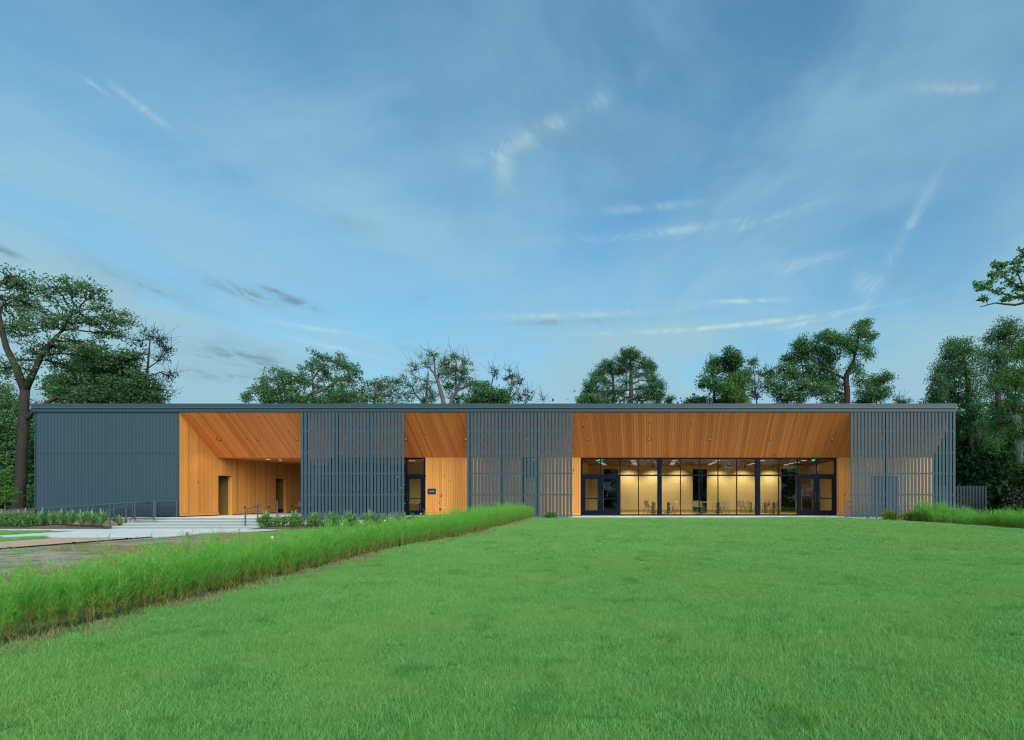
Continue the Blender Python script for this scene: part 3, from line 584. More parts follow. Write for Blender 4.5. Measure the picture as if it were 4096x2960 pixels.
for (x, y) in ((-16.4, 31.9), (-14.6, 33.6), (-13.2, 32.2), (-12.4, 34.0), (-11.4, 32.5)): MB().box(x - 0.17, x + 0.17, y - 0.08, y + 0.08, FT + 0.005, FT + 0.018).build('ceiling_light', M['light'], lob)
for x in (-15.8, -13.0):
    ld = bpy.data.lights.new('lobby_downlight', 'SPOT'); lo_ = bpy.data.objects.new('lobby_downlight', ld); COL.objects.link(lo_); ld.energy = 90; ld.color = (1, 0.82, 0.52); ld.spot_size = R(150); ld.spot_blend = 1.0; ld.shadow_soft_size = 0.12; lo_.parent = lob; lo_.matrix_parent_inverse = parent_inv(lob); lo_.location = (x, 33.4, FT - 0.03)
srm = empty('side_room', (-6.8, 33, 0), PAV)
MB().box(-9.0, -4.6, 34.2, 34.3, 0, FT + 0.2).build('back_wall', M['ply'], srm); MB().box(-9.1, -9.0, YG + 0.14, 34.3, 0, FT + 0.2).build('side_wall', M['ply'], srm); MB().box(-9.1, -4.6, YG + 0.14, 34.3, FT + 0.02, FT + 0.2).build('room_ceiling', M['white'], srm)
ld = bpy.data.lights.new('room_downlight', 'SPOT'); lo_ = bpy.data.objects.new('room_downlight', ld); COL.objects.link(lo_); ld.energy = 90; ld.color = (1, 0.84, 0.55); ld.spot_size = R(150); ld.spot_blend = 1.0; ld.shadow_soft_size = 0.12; lo_.parent = srm; lo_.matrix_parent_inverse = parent_inv(srm); lo_.location = (-6.7, 32.4, FT - 0.03)
for x in (-8, -6.7, -5.5): MB().box(x - 0.25, x + 0.25, 32.3, 32.6, FT, FT + 0.015).build('ceiling_light', M['light'], srm)

# slatted screens
slat_mesh = MB().box(-0.061, 0.061, -0.022, 0, 0, 5.362).mesh('slat')
def screen(p0, p1, posts, label, zb=0.02):
    s = empty('slat_screen', ((XF(p0) + XF(p1)) / 2, YF, 0), PAV); s['label'] = label
    x0, x1 = XF(p0) + 0.058, XF(p1) - 0.058; n = 30
    for i in range(n): obj('slat', slat_mesh, M['slat'], s, loc=(x0 + (x1 - x0) * i / (n - 1), YF - 0.04, zb))
    for py in (1645, 1725.5, 1811, 1894, 1979, 2060):
        z = PZ(py, YF); MB().box(XF(p0) - 0.025, XF(p1) + 0.025, YF - 0.039, YF - 0.005, z - 0.036, z + 0.036).build('rail', M['slat'], s)
    for px in posts: x = XF(px); MB().box(x - 0.075, x + 0.075, YF + 0.0, YF + 0.15, 0.0, 5.36).build('post', M['post'], s)
    return s
screen(1206.5, 1618, (1219, 1343, 1479), 'slate slatted screen between the breezeway and the lobby door')
screen(1870, 2289, (1882, 2008, 2149), 'slate slatted screen between the plaque wall and the hall')
screen(3402, 3819, (3540, 3806), 'slate slatted screen at the right end of the facade', 0.0)

# steps
stp = tag(empty('concrete_steps', (-22, 26.9, ZW)), 'four broad pale concrete steps up to the breezeway', 'steps')
ys_ = [26.12, 26.66, 27.20, 27.74]
for i in range(4):
    z = ZW + (i + 1) * 0.1165
    for a, b in ((-25.62, -22.25), (-22.24, -18.62)):
        mb = MB(); mb.prism([(a, ys_[i], ZW - 0.05), (a, ys_[i] + (0.60 if i < 3 else 0.012), ZW - 0.05), (a, ys_[i] + (0.60 if i < 3 else 0.012), z - 0.004 * (i == 3)), (a, ys_[i] + 0.012, z - 0.004 * (i == 3)), (a, ys_[i], z - 0.012)], (b - a, 0, 0)); mb.build('step', M['conc_step'], stp); MB().box(a + 0.002, b - 0.002, ys_[i] - 0.006, ys_[i] - 0.001, z - 0.1165 + 0.004, z - 0.022).build('riser', M['riser'], stp)

# ------------------------------------------------------------------ rails, ramps, fence
def handrail(x_bot, x_top, label):
    h = tag(empty('stair_handrail', (x_bot, 26.2, ZW)), label, 'handrail', 'handrails of the steps')
    A = (x_bot, 26.15, 0.40); K = (x_top, 27.75, 0.84); E = (x_top, 28.35, 0.84); mid = ((x_bot + x_top) / 2, 26.95, 0.62)
    MB().tube([A, K, E], 0.024, 6).build('top_rail', M['rail'], h)
    for p, zb in ((A, ZW - 0.02), (mid, -0.25), (E, -0.01)): MB().box(p[0] - 0.032, p[0] + 0.032, p[1] - 0.012, p[1] + 0.012, zb, p[2]).build('post', M['rail'], h)
handrail(-25.75, -25.72, 'grey steel handrail on the metal wall side of the steps'); handrail(-19.3, -19.28, 'grey steel handrail on the bench side of the steps')
def ramp_rail(name, pts, posts, base, label, Y, infill=True):   # pts: (x, z) of the top rail
    h = tag(empty(name, (pts[0][0], Y, base(pts[0][0]))), label, 'railing', 'ramp railings')
    MB().tube([(x, Y, z) for x, z in pts], 0.016, 5).build('top_rail', M['rail'], h)
    def zt(x):
        for (a, za), (b, zb) in zip(pts, pts[1:]):
            if min(a, b) - 1e-6 <= x <= max(a, b) + 1e-6: return za + (zb - za) * (x - a) / (b - a)
        return pts[-1][1]
    for x in posts: MB().box(x - 0.03, x + 0.03, Y - 0.012, Y + 0.012, base(x) - 0.1, zt(x)).build('post', M['rail'], h)
    if infill:
        for a, b in zip(posts, posts[1:]): MB().prism([(a + 0.03, Y, base(a) + 0.06), (b - 0.03, Y, base(b) + 0.06), (b - 0.03, Y, zt(b) - 0.20), (a + 0.03, Y, zt(a) - 0.20)], (0, 0.004, 0)).build('mesh_panel', M['mesh'], h)
    MB().tube([(posts[0], Y, base(posts[0]) + 0.03), (posts[-1], Y, base(posts[-1]) + 0.03)], 0.022, 4).build('toe_rail', M['rail'], h)
def lbase(x): return -0.02 - 0.42 * min(1, max(0, (-25.6 - x) / 8.0))
YN = 26.98
ramp_rail('ramp_railing', [(PX(113, YN), 0.37), (PX(600, YN), 0.83), (PX(618, YN), 0.83)], [PX(p, YN) for p in (113, 201, 286, 371, 456, 540, 616)], lbase, 'near steel railing of the ramp left of the steps', YN)
ramp_rail('ramp_railing', [(PX(-60, 28.0), 0.30), (PX(620, 28.0), 0.83), (PX(707, 28.0), 0.84)], [PX(p, 28.0) for p in (-6, 84, 175, 264, 353, 441, 530, 623, 707)], lbase, 'far steel railing against the corrugated metal wall', 28.0)
rp = tag(empty('entrance_ramp', (-30, 27.5, -0.3)), 'concrete ramp rising past the corrugated wall to the breezeway', 'ramp')
MB().prism([(-25.62, YN, -0.55), (-25.62, YN, -0.012), (-33.6, YN, -0.43), (-33.6, YN, -0.60)], (0, 0.12, 0)).build('side_wall', M['conc_tan'], rp); MB().prism([(-25.62, YN + 0.121, -0.5), (-25.62, YN + 0.121, -0.02), (-33.6, YN + 0.121, -0.44), (-33.6, YN + 0.121, -0.55)], (0, 0.98, 0)).build('ramp_slab', M['concrete'], rp)
# right ramp
def rbase(x): return -0.02 - 0.45 * min(1, max(0, (x - 10.0) / 6.6))
rr = tag(empty('side_ramp', (13, 27, -0.3)), 'concrete ramp descending before the right slatted screen', 'ramp')
MB().prism([(9.5, 26.75, -0.6), (9.5, 26.75, -0.03), (10.0, 26.75, -0.03), (17.6, 26.75, -0.53), (17.6, 26.75, -0.7)], (0, 0.99, 0)).build('ramp_slab', M['concrete'], rr); MB().prism([(9.5, 26.66, -0.6), (9.5, 26.66, -0.0), (10.0, 26.66, -0.0), (17.6, 26.66, -0.50), (17.6, 26.66, -0.7)], (0, 0.088, 0)).build('curb', M['post'], rr)
Yr = 26.9
ramp_rail('ramp_railing', [(PX(3382, Yr), 0.82), (PX(3410, Yr), 0.82), (PX(3878, Yr), 0.38)], [PX(p, Yr) for p in (3382, 3507, 3600, 3692, 3784, 3876)], rbase, 'near steel railing of the ramp before the right slatted screen', Yr, True)
ramp_rail('ramp_railing', [(PX(3395, 27.66), 0.80), (PX(3425, 27.66), 0.80), (PX(3860, 27.66), 0.38)], [PX(p, 27.66) for p in (3472, 3560, 3647, 3735, 3819)], rbase, 'far steel railing close against the right slatted screen', 27.66, False)
# slatted fence on the right
YX = 31.4; fx0, fx1 = PX(3728, YX), PX(3946, YX); fz1, fz0 = PZ(1943, YX), -0.40
fn = tag(empty('slat_fence', ((fx0 + fx1) / 2, YX, fz0)), 'low dark slatted fence beside the building end and woods', 'fence')
nf = int((fx1 - fx0) / 0.18); fm = MB().box(-0.058, 0.058, -0.04, 0, 0, fz1 - fz0).mesh('slat')
for i in range(nf + 1): obj('slat', fm, M['fence'], fn, loc=(fx0 + 0.06 + (fx1 - fx0 - 0.12) * i / nf, YX, fz0))
for py in (1950, 1996, 2043): z = PZ(py, YX); MB().box(fx0, fx1, YX + 0.001, YX + 0.05, z - 0.045, z + 0.045).build('rail', M['fence'], fn)
for x in (fx0 + 0.05, fx1 - 0.05): MB().box(x - 0.05, x + 0.05, YX + 0.051, YX + 0.15, fz0, fz1 - 0.05).build('post', M['fence'], fn)
MB().box(fx0, fx1 + 0.1, YX - 0.1, YX + 0.2, -0.7, fz0).build('plinth', M['concrete'], fn)

# ------------------------------------------------------------------ things on and in the building
pq = tag(empty('wall_plaque', (XG(1728), YG - 0.03, 1.3)), 'dark navy plaque with white lettering beside the lobby door', 'plaque')
a, b, c_, d_ = XG(1711.5), XG(1744), PZ(1977, YG), PZ(1954.5, YG); MB().box(a, b, YG - 0.040, YG - 0.021, c_, d_).build('plate', M['plaque'], pq)
rng = random.Random(5)
for zc, xa, xb, hh, m in ((PZ(1964.6, YG), XG(1717.2), XG(1738.3), 0.016, M['white']), (PZ(1967.1, YG), XG(1719), XG(1736.5), 0.014, simple('grey_lettering', (0.35, 0.42, 0.42), 0.6))):
    mb = MB(); x = xa
    while x < xb: w_ = rng.uniform(0.006, 0.012); mb.box(x, x + w_, YG - 0.0425, YG - 0.0401, zc - hh / 2 * rng.uniform(0.7, 1.2), zc + hh / 2 * rng.uniform(0.7, 1.2)); x += w_ + rng.choice((0.003, 0.003, 0.003, 0.012))
    mb.build('lettering', m, pq)
for x in (a + 0.02, b - 0.02):
    for z in (c_ + 0.02, d_ - 0.02): MB().cyl((x, YG - 0.0401, z), (x, YG - 0.046, z), 0.010, 8).build('bolt', M['black'], pq)
cr = tag(empty('card_reader', (XG(1765.5), YG - 0.03, 1.2)), 'small square grey card reader on the cedar wall', 'card reader')
MB().box(XG(1761), XG(1770), YG - 0.06, YG - 0.021, PZ(1986.5, YG), PZ(1977.5, YG)).build('housing', M['post'], cr); MB().box(XG(1762.3), XG(1768.7), YG - 0.064, YG - 0.0601, PZ(1985.3, YG), PZ(1979, YG)).build('face', simple('grey_blue_face', (0.20, 0.28, 0.31), 0.4), cr)
def outlet(loc, axis, label):
    o = tag(empty('outlet_cover', loc), label, 'outlet', 'black outlet covers'); x, y, z = loc
    if axis == 'y': MB().box(x - 0.035, x + 0.035, y - 0.045, y - 0.021, z - 0.06, z + 0.06).build('cover', M['black'], o); MB().box(x - 0.025, x + 0.025, y - 0.058, y - 0.0451, z - 0.01, z + 0.045).build('flap', M['post'], o)
    else: MB().box(x + 0.001, x + 0.03, y - 0.04, y + 0.04, z - 0.06, z + 0.06).build('cover', M['black'], o); MB().box(x + 0.0301, x + 0.042, y - 0.028, y + 0.028, z - 0.01, z + 0.045).build('flap', M['post'], o)
outlet((XG(1761.5), YG, 0.35), 'y', 'black outlet cover on the cedar wall below the card reader')
for px, lab in ((979, 'black outlet cover midway between the two breezeway doorways'), (1074, 'black outlet cover nearest the far breezeway doorway'), (1166, 'black outlet cover beside the slatted bench')):
    y = -XW * F / (PXC - px); outlet((XW, y, 0.42), 'x', lab)
# bench
def bench():
    Yb = 37.4; x0, x1 = PX(1173, Yb), PX(1173, Yb) + 1.25; xm = (x0 + x1) / 2
    b = tag(empty('slatted_bench', (xm, Yb, 0)), 'black and pale slatted bench with arched back in the breezeway', 'bench')
    pale = simple('pale_bench_slats', (0.46, 0.52, 0.54), 0.4, 0.3)
    top = [(x0 + 1.25 * u, Yb + 0.28, 0.74 + 0.11 * math.sin(math.pi * u)) for u in np.linspace(0, 1, 11)]
    MB().tube(top, 0.022, 6).build('top_rail', M['black'], b); MB().tube([(x0, Yb + 0.2, 0.42), (x1, Yb + 0.2, 0.42)], 0.018, 5).build('back_rail', M['black'], b)
    n = 26
    for i in range(n):
        u = (i + 0.5) / n; x = x0 + 1.25 * u; zt = 0.74 + 0.11 * math.sin(math.pi * u)
        MB().tube([(x, Yb + 0.28, zt), (x, Yb + 0.2, 0.46), (x, Yb + 0.1, 0.42), (x, Yb - 0.22, 0.44), (x, Yb - 0.26, 0.40)], 0.0125, 4).build('slat', pale, b)
    for x in (x0 + 0.02, x1 - 0.02):
        MB().tube([(x, Yb + 0.3, 0.0), (x, Yb + 0.22, 0.40), (x, Yb + 0.29, 0.75)], 0.022, 6).build('leg', M['black'], b); MB().tube([(x, Yb - 0.30, 0.0), (x, Yb - 0.24, 0.40), (x, Yb - 0.22, 0.60), (x, Yb + 0.25, 0.62)], 0.022, 6).build('arm', M['black'], b)
bench()
# hall furniture
def make_chair():
    r = empty('stacking_chair'); prof = [(0.0, 0.80), (0.02, 0.66), (0.07, 0.52), (0.10, 0.44), (0.16, 0.425), (0.36, 0.43), (0.44, 0.415)]
    def shell(p, nm, m):
        mb = MB(); n = len(p); W = 0.225
        for side in (0, 1):
            for (u, z) in p:
                for s in (-1, 0, 1): mb.v.append((s * W, u - 0.22 + (0.0 if s else 0.02) + side * 0.012, z - (0.012 if side else 0)))
        for i in range(n - 1):
            for s in (0, 1):
                q = [i * 3 + s, i * 3 + s + 1, (i + 1) * 3 + s + 1, (i + 1) * 3 + s]; mb.f.append(tuple(q)); mb.f.append(tuple(3 * n + k for k in reversed(q)))
        return mb.build(nm, m, r)
    shell(prof[:4], 'backrest', M['chair']); shell(prof[3:], 'seat', M['chair'])
    for s in (-1, 1):
        MB().tube([(s * 0.2, -0.10, 0.41), (s * 0.21, -0.20, 0.24), (s * 0.23, -0.27, 0.0)], 0.012, 5).build('leg', M['grey_steel'], r); MB().tube([(s * 0.2, 0.12, 0.41), (s * 0.22, 0.20, 0.0)], 0.012, 5).build('leg', M['grey_steel'], r)
    return r
def make_table(L=1.5, W=0.62):
    r = empty('folding_table'); MB().box(-L / 2, L / 2, -W / 2, W / 2, 0.70, 0.73).build('table_top', M['tabletop'], r)
    for s in (-1, 1):
        x = s * (L / 2 - 0.28); MB().box(x - 0.035, x + 0.035, -0.03, 0.03, 0.08, 0.70).box(x + 0.06, x + 0.10, -0.02, 0.02, 0.08, 0.70).build('leg', M['grey_steel'], r); MB().box(x - 0.03, x + 0.03, -0.28, 0.28, 0.045, 0.085).box(x - 0.22, x + 0.22, -0.03, 0.03, 0.05, 0.08).build('foot', M['grey_steel'], r)
        for t_ in (-0.26, 0.26): MB().cyl((x - 0.02, t_, 0.03), (x + 0.02, t_, 0.03), 0.03, 8).build('caster', M['black'], r)
    return r
tproto = make_table(); cproto = make_chair()
tables = [(PX(2640, 33.6), 33.6, 'left', 'folding table under the left navy column, nearest the window'), (PX(2645, 35.0), 35.0, 'left', 'rear folding table behind the left navy column'),
          (PX(2838, 33.3), 33.3, 'mid', 'folding table in front of the middle rear window, nearest the glass'), (PX(2842, 34.7), 34.7, 'mid', 'rear folding table before the middle rear window'),
          (PX(3062, 33.7), 33.7, 'right', 'folding table right of the right navy column, nearest the glass'), (PX(3030, 35.3), 35.3, 'right', 'rear folding table behind the right navy column')]
for i, (x, y, g, lab) in enumerate(tables):
    t = tproto if i == 0 else copy_tree(tproto); t.location = (x, y, 0.012); tag(t, lab, 'table', 'folding tables in the hall')
chairs = [(2595, 33.5, 0, 'chair at the left edge of the left table group, front one'), (2601, 34.8, 0, 'chair at the left edge of the left table group, rear one'), (2684, 33.5, 1, 'chair at the right side of the left table group, front one'), (2692, 34.8, 1, 'chair at the right side of the left table group, rear one'),
          (2783, 34.9, 0, 'leftmost chair of the middle table group'), (2791, 34.2, 0, 'second chair from the left of the middle table group'), (2806, 33.2, 0, 'front chair left of the middle table, nearest the glass'), (2864, 35.6, 1, 'rear chair behind the middle table, left one'), (2881, 35.8, 1, 'rear chair behind the middle table, right one'), (2896, 33.4, 1, 'front chair at the right end of the middle table'), (2902, 34.4, 1, 'rear chair at the right end of the middle table'),
          (2963, 36.0, 0, 'leftmost chair of the right table group'), (2969, 35.5, 0, 'second chair from the left of the right table group'), (2980, 35.0, 0, 'third chair from the left of the right table group'), (3004, 33.6, 0, 'front chair just left of the right navy column'), (3050, 36.2, 1, 'rear chair right of the right navy column, left one'), (3064, 36.0, 1, 'rear chair right of the right navy column, right one'), (3097, 33.6, 1, 'front chair at the right end of the right table'), (3101, 34.6, 1, 'rear chair at the right end of the right table')]
for i, (px, y, side, lab) in enumerate(chairs):
    t = cproto if i == 0 else copy_tree(cproto); t.location = (PX(px, y), y, 0.012); t.rotation_euler = (0, 0, R(-62 if side == 0 else 62) + random.Random(i).uniform(-0.25, 0.25)); tag(t, 'tan ' + lab, 'chair', 'tan chairs in the hall')
lc = tag(empty('lectern', (PX(3227, 37.2), 37.2, 0)), 'dark lectern with a gooseneck microphone seen through the right doors', 'lectern'); x = lc.location.x
MB().box(x - 0.26, x + 0.26, 36.95, 37.4, 0.012, 1.02).build('cabinet', M['lectern'], lc); MB().prism([(x - 0.30, 36.9, 1.022), (x + 0.30, 36.9, 1.022), (x + 0.30, 37.45, 1.09), (x - 0.30, 37.45, 1.09)], (0, 0, 0.03)).build('top', M['lectern'], lc); MB().tube([(x - 0.1, 37.2, 1.06), (x - 0.12, 37.15, 1.25), (x - 0.03, 37.05, 1.32)], 0.01, 5).build('microphone', M['black'], lc)
pj = tag(empty('projector', (PX(2915, 34.5), 34.5, FT)), 'pale projector hanging from the slatted hall ceiling', 'projector'); x = pj.location.x
MB().prism([(x - 0.24, 34.3, 2.90), (x + 0.24, 34.3, 2.90), (x + 0.21, 34.3, 3.04), (x - 0.21, 34.3, 3.04)], (0, 0.38, 0)).build('body', M['white'], pj); MB().box(x - 0.12, x + 0.16, 34.292, 34.299, 2.925, 3.0).build('grille', M['black'], pj); MB().cyl((x, 34.5, 3.04), (x, 34.5, FT + 0.1), 0.025, 8).build('mount_pole', M['white'], pj)
LET = {'E': [(0, 0, .2, 1), (.2, 0, .8, .16), (.2, .42, .7, .58), (.2, .84, .8, 1)], 'I': [(.3, 0, .55, 1)], 'T': [(0, .84, .9, 1), (.34, 0, .56, .84)]}
def exit_sign(px, Y, py, label):
    x, z = PX(px, Y), PZ(py, Y); e = tag(empty('exit_sign', (x, Y, z)), label, 'exit sign', 'green exit signs')
    MB().box(x - 0.17, x + 0.17, Y, Y + 0.04, z - 0.10, z + 0.10).build('housing', M['exit_box'], e); MB().cyl((x, Y + 0.02, z + 0.10), (x, Y + 0.02, FT + 0.05), 0.012, 6).build('stem', M['black'], e)
    mb = MB(); w_ = 0.062; h = 0.12
    for i, ch in enumerate('EXIT'):
        ox = x - 0.14 + i * 0.072; oz = z - h / 2
        if ch == 'X':
            for s in (0, 1): mb.prism([(ox + (0 if s == 0 else w_ - 0.016), Y - 0.004, oz), (ox + (0.016 if s == 0 else w_), Y - 0.004, oz), (ox + (w_ if s == 0 else 0.016), Y - 0.004, oz + h), (ox + (w_ - 0.016 if s == 0 else 0), Y - 0.004, oz + h)], (0, 0.0025 + 0.0005 * s, 0))
        else:
            for (u0, v0, u1, v1) in LET[ch]: mb.box(ox + u0 * w_, ox + u1 * w_, Y - 0.004, Y - 0.001, oz + v0 * h, oz + v1 * h)
    mb.build('lettering', M['exit'], e)
exit_sign(2405, 31.6, 1838, 'green lit exit sign above the left pair of hall doors'); exit_sign(3257, 31.6, 1840, 'green exit sign above the right pair of hall doors')
dk = tag(empty('reception_desk', (PX(1668, 33.2), 33.2, 0)), 'pale wooden reception desk behind the lobby door', 'desk'); xa, xb = PX(1634, 33.2), PX(1697, 33.2)
MB().box(xa - 0.2, xb, 33.0, 33.7, 0.62, 0.66).build('desk_top', M['ply'], dk); MB().box(xa - 0.1, xb - 0.02, 33.08, 33.6, 0.012, 0.619).build('front_panel', M['wood_floor'], dk)
bn = tag(empty('green_banner', (PX(1684, 33.0), 32.98, 0)), 'dark green cloth with gold print hanging over the desk front', 'banner'); xa, xb = PX(1676.5, 32.98), PX(1692, 32.98)
MB().box(xa, xb, 32.97, 32.985, 0.14, 0.68).build('cloth', M['green_cloth'], bn)
mb = MB(); cxn = (xa + xb) / 2
for (u0, v0, u1, v1) in ((-.3, .86, .3, .92), (-.3, .70, -.12, .92), (.12, .62, .32, .86), (-.3, .62, .3, .68), (-.25, .44, -.1, .60), (.1, .44, .3, .60), (-.25, .38, .3, .44), (-.6, .22, .6, .25), (-.6, .14, .6, .17), (-.6, .14, -.5, .25), (-.2, .14, -.1, .25), (.1, .14, .2, .25), (.5, .14, .6, .25)): mb.box(cxn + u0 * 0.17, cxn + u1 * 0.17, 32.964, 32.9695, 0.14 + v0 * 0.54, 0.14 + v1 * 0.54)
mb.build('gold_print', M['gold'], bn)
kt = tag(empty('brochure_tray', (PX(1648, 33.25), 33.25, 0.66)), 'low black tray with white cards on the reception desk', 'tray'); x = kt.location.x
MB().box(x - 0.18, x + 0.14, 33.15, 33.35, 0.661, 0.70).build('tray', M['black'], kt); MB().box(x - 0.12, x - 0.06, 33.2, 33.3, 0.7005, 0.73).build('card', M['white'], kt); MB().box(x + 0.0, x + 0.05, 33.2, 33.3, 0.7005, 0.725).build('card', M['white'], kt)

# ------------------------------------------------------------------ foliage tools
def leaf_quads(C, L, W, rs, up=0.35, direc=None):
    """one rhombic quad per centre; L, W half lengths (arrays or floats)"""
    n = len(C); d = rs.normal(size=(n, 3)) if direc is None else direc + rs.normal(scale=0.25, size=(n, 3))
    d /= np.linalg.norm(d, axis=1, keepdims=True) + 1e-9
    nrm = rs.normal(size=(n, 3)); nrm[:, 2] = np.abs(nrm[:, 2]) + up
    s = np.cross(d, nrm); s /= np.linalg.norm(s, axis=1, keepdims=True) + 1e-9
    L = np.broadcast_to(np.asarray(L, float), (n,))[:, None]; W = np.broadcast_to(np.asarray(W, float), (n,))[:, None]
    V = np.empty((n, 4, 3)); V[:, 0] = C - d * L; V[:, 1] = C + s * W; V[:, 2] = C + d * L; V[:, 3] = C - s * W
    return V.reshape(-1, 3), np.arange(4 * n).reshape(n, 4)
def wobble(p0, p1, rs, k=4, amp=0.10, sag=0.0):
    p0, p1 = np.asarray(p0, float), np.asarray(p1, float); Ln = np.linalg.norm(p1 - p0); out = []
    for i in range(k + 1):
        u = i / k; q = p0 + (p1 - p0) * u + rs.normal(scale=amp * Ln, size=3) * math.sin(math.pi * u) * 0.6; q[2] += sag * Ln * math.sin(math.pi * u); out.append(q)
    return out
TS, TP, TC = 0.54, 2.5, 0.85
def tree(name, label, cat, group, Y, stems, lobes, leaf='leaf_mid', bark='bark', size=0.15, dens=1.0, per=46, clump=0.42, seed=1, needle=False, twig_r=0.022, depth=0.85, limb=0.10, ground=None, bare=0):
    if size > 0.115 and not needle: size *= TS; per = int(per * TP); clump *= TC
    rs = np.random.RandomState(seed); P3 = lambda px, py, dy=0.0: np.array([PX(px, Y + dy), Y + dy, PZ(py, Y + dy)])
    base_px = stems[0][0][0]; X0 = PX(base_px, Y); g = (-0.26 if ground is None else ground)
    root = tag(empty(name, (X0, Y, g)), label, cat, group)
    tb = MB(); attach = []
    for s in stems:
        pts = []; rad = []
        for q in s: pts.append(P3(q[0], q[1], q[3] if len(q) > 3 else 0.0)); rad.append(q[2] * (0.72 if bark == 'bark_pale' else 0.9))
        fine, fr = [], []
        for i in range(len(pts) - 1):
            for u in (0, 0.5): fine.append(pts[i] + (pts[i + 1] - pts[i]) * u + (rs.normal(scale=0.05, size=3) * rad[i] * 2 if u or i else 0)); fr.append(rad[i] + (rad[i + 1] - rad[i]) * u)
        fine.append(pts[-1]); fr.append(rad[-1])
        tb.tube(fine, fr, 9 if rad[0] > 0.15 else 6)
        attach += list(zip(fine, fr))
    AP = np.array([a[0] for a in attach]); AR = np.array([a[1] for a in attach]); CC = []; CD = []
    for lb in lobes:
        px, py, rx, ry = lb[:4]; dy = lb[4] if len(lb) > 4 and lb[4] is not None else rs.uniform(-1, 1) * 1.2; dn = lb[5] if len(lb) > 5 else 1.0
        c = P3(px, py, dy); sx, sz = rx * Y / F, ry * Y / F; sy = depth * (sx + sz) / 2
        cost = np.linalg.norm(AP - c, axis=1) + np.where(AP[:, 2] > c[2] + 0.3, 3.0, 0.0); j = int(np.argmin(cost)); a = AP[j]
        r0 = min(limb, AR[j] * 0.6); w = wobble(a, c, rs, 5, 0.07, 0.04)
        tb.tube(w, list(np.linspace(r0, max(0.03, r0 * 0.35), len(w))), 6)
        nc = max(8, int(dens * dn * 1.45 * (math.pi * sx * sz * 5.2 + 4))); 
        D = rs.normal(size=(nc, 3)); D /= np.linalg.norm(D, axis=1, keepdims=True); rr = rs.uniform(0.15, 1.0, nc) ** 0.55 * rs.uniform(0.82, 1.1, nc)
        SPK = rs.normal(size=(7, 3)); SPK[:, 2] += 0.25; SPK /= np.linalg.norm(SPK, axis=1, keepdims=True); rr = rs.uniform(0.02, 1.0, nc) ** 0.42 * (0.92 + 0.36 * (np.clip(D @ SPK.T, 0, 1) ** 4).max(1))
        pts = c + D * rr[:, None] * np.array([sx, sy, sz])
        hubs = [np.asarray(w[3]), np.asarray(w[4]), np.asarray(w[5])]
        for p in pts[::(1 if nc < 30 else 2 if nc < 90 else 4)]:
            h = hubs[rs.randint(3)]; tw = wobble(h, p, rs, 3, 0.10, 0.03); tb.tube(tw, [twig_r * 1.5, twig_r * 1.2, twig_r, twig_r * 0.6], 3, False)
            for b in range(bare):
                q = tw[-1 - (b % 2)] ; e = q + rs.normal(size=3) * 0.45 + np.array([0, 0, 0.35]); tb.tube([q, (q + e) / 2 + rs.normal(size=3) * 0.06, e], [twig_r * 0.7, twig_r * 0.55, twig_r * 0.35], 3, False)
        CC.append(pts); CD.append(D)
    CC = np.concatenate(CC); nC = len(CC)
    br = tb.build('trunk', M[bark], root, True)
    if per > 0:
        k = rs.poisson(per * 0.52, nC).clip(2); idx = np.repeat(np.arange(nC), k); n = len(idx)
        if needle:
            d = rs.normal(size=(n, 3)); d[:, 2] += 0.6; d /= np.linalg.norm(d, axis=1, keepdims=True)
            C = CC[idx] + rs.normal(scale=clump * 0.35, size=(n, 3)) + d * size * 0.8; V, Q = leaf_quads(C, size * rs.uniform(0.7, 1.2, n), size * 0.13, rs, 0.3, d)
        else:
            off = rs.normal(size=(n, 3)); ol = np.linalg.norm(off, axis=1, keepdims=True); off *= np.minimum(1.0, 2.1 / ol); C = CC[idx] + off * clump * 0.74 * np.array([1, 1, 0.7]); V, Q = leaf_quads(C, size * rs.uniform(0.6, 1.25, n), size * 0.55 * rs.uniform(0.7, 1.2, n), rs, 0.6)
        rnd = (rs.uniform(0, 1, n) * 0.55 + rs.uniform(0, 1, nC)[idx] * 0.45)
        obj('crown', np_mesh('crown', V - np.array([X0, Y, g]), Q, rnd), M[leaf], root, loc=(X0, Y, g))
    return root
BG = 'trees behind the pavilion'
# left oak with forked trunk
tree('oak_tree', 'tall dark oak with forked trunk at the far left of the building', 'tree', BG, 33.0,
     [[(64, 2110, .46), (73, 2060, .36), (80, 1960, .30), (86, 1860, .28), (91, 1760, .265), (96, 1640, .25), (100, 1560, .24)], [(100, 1560, .24), (60, 1460, .20), (25, 1390, .16), (5, 1300, .13), (-20, 1180, .08)], [(100, 1560, .21), (140, 1480, .16), (165, 1420, .14), (205, 1370, .12), (250, 1320, .10), (285, 1260, .06)],
      [(92, 1690, .16), (140, 1640, .14), (230, 1590, .10), (300, 1600, .06)], [(40, 1440, .09), (90, 1440, .07), (165, 1440, .05)]],
     [(20, 1110, 45, 60), (85, 1130, 60, 55), (30, 1220, 80, 70), (120, 1215, 70, 55), (225, 1150, 75, 55), (300, 1165, 50, 45), (375, 1180, 40, 55), (415, 1225, 35, 30), (470, 1280, 62, 50), (400, 1300, 60, 40), (330, 1260, 55, 45, None, .6), (250, 1270, 70, 55), (170, 1300, 80, 55), (70, 1310, 80, 60), (440, 1335, 55, 28), (300, 1370, 75, 45), (200, 1390, 75, 45), (120, 1400, 60, 45, None, .7), (20, 1480, 55, 60, None, .7), (100, 1480, 40, 35, None, .5), (250, 1460, 80, 40), (350, 1430, 70, 40)],
     'oak', 'bark', 0.080, 0.78, 74, 0.25, 11, limb=0.09)
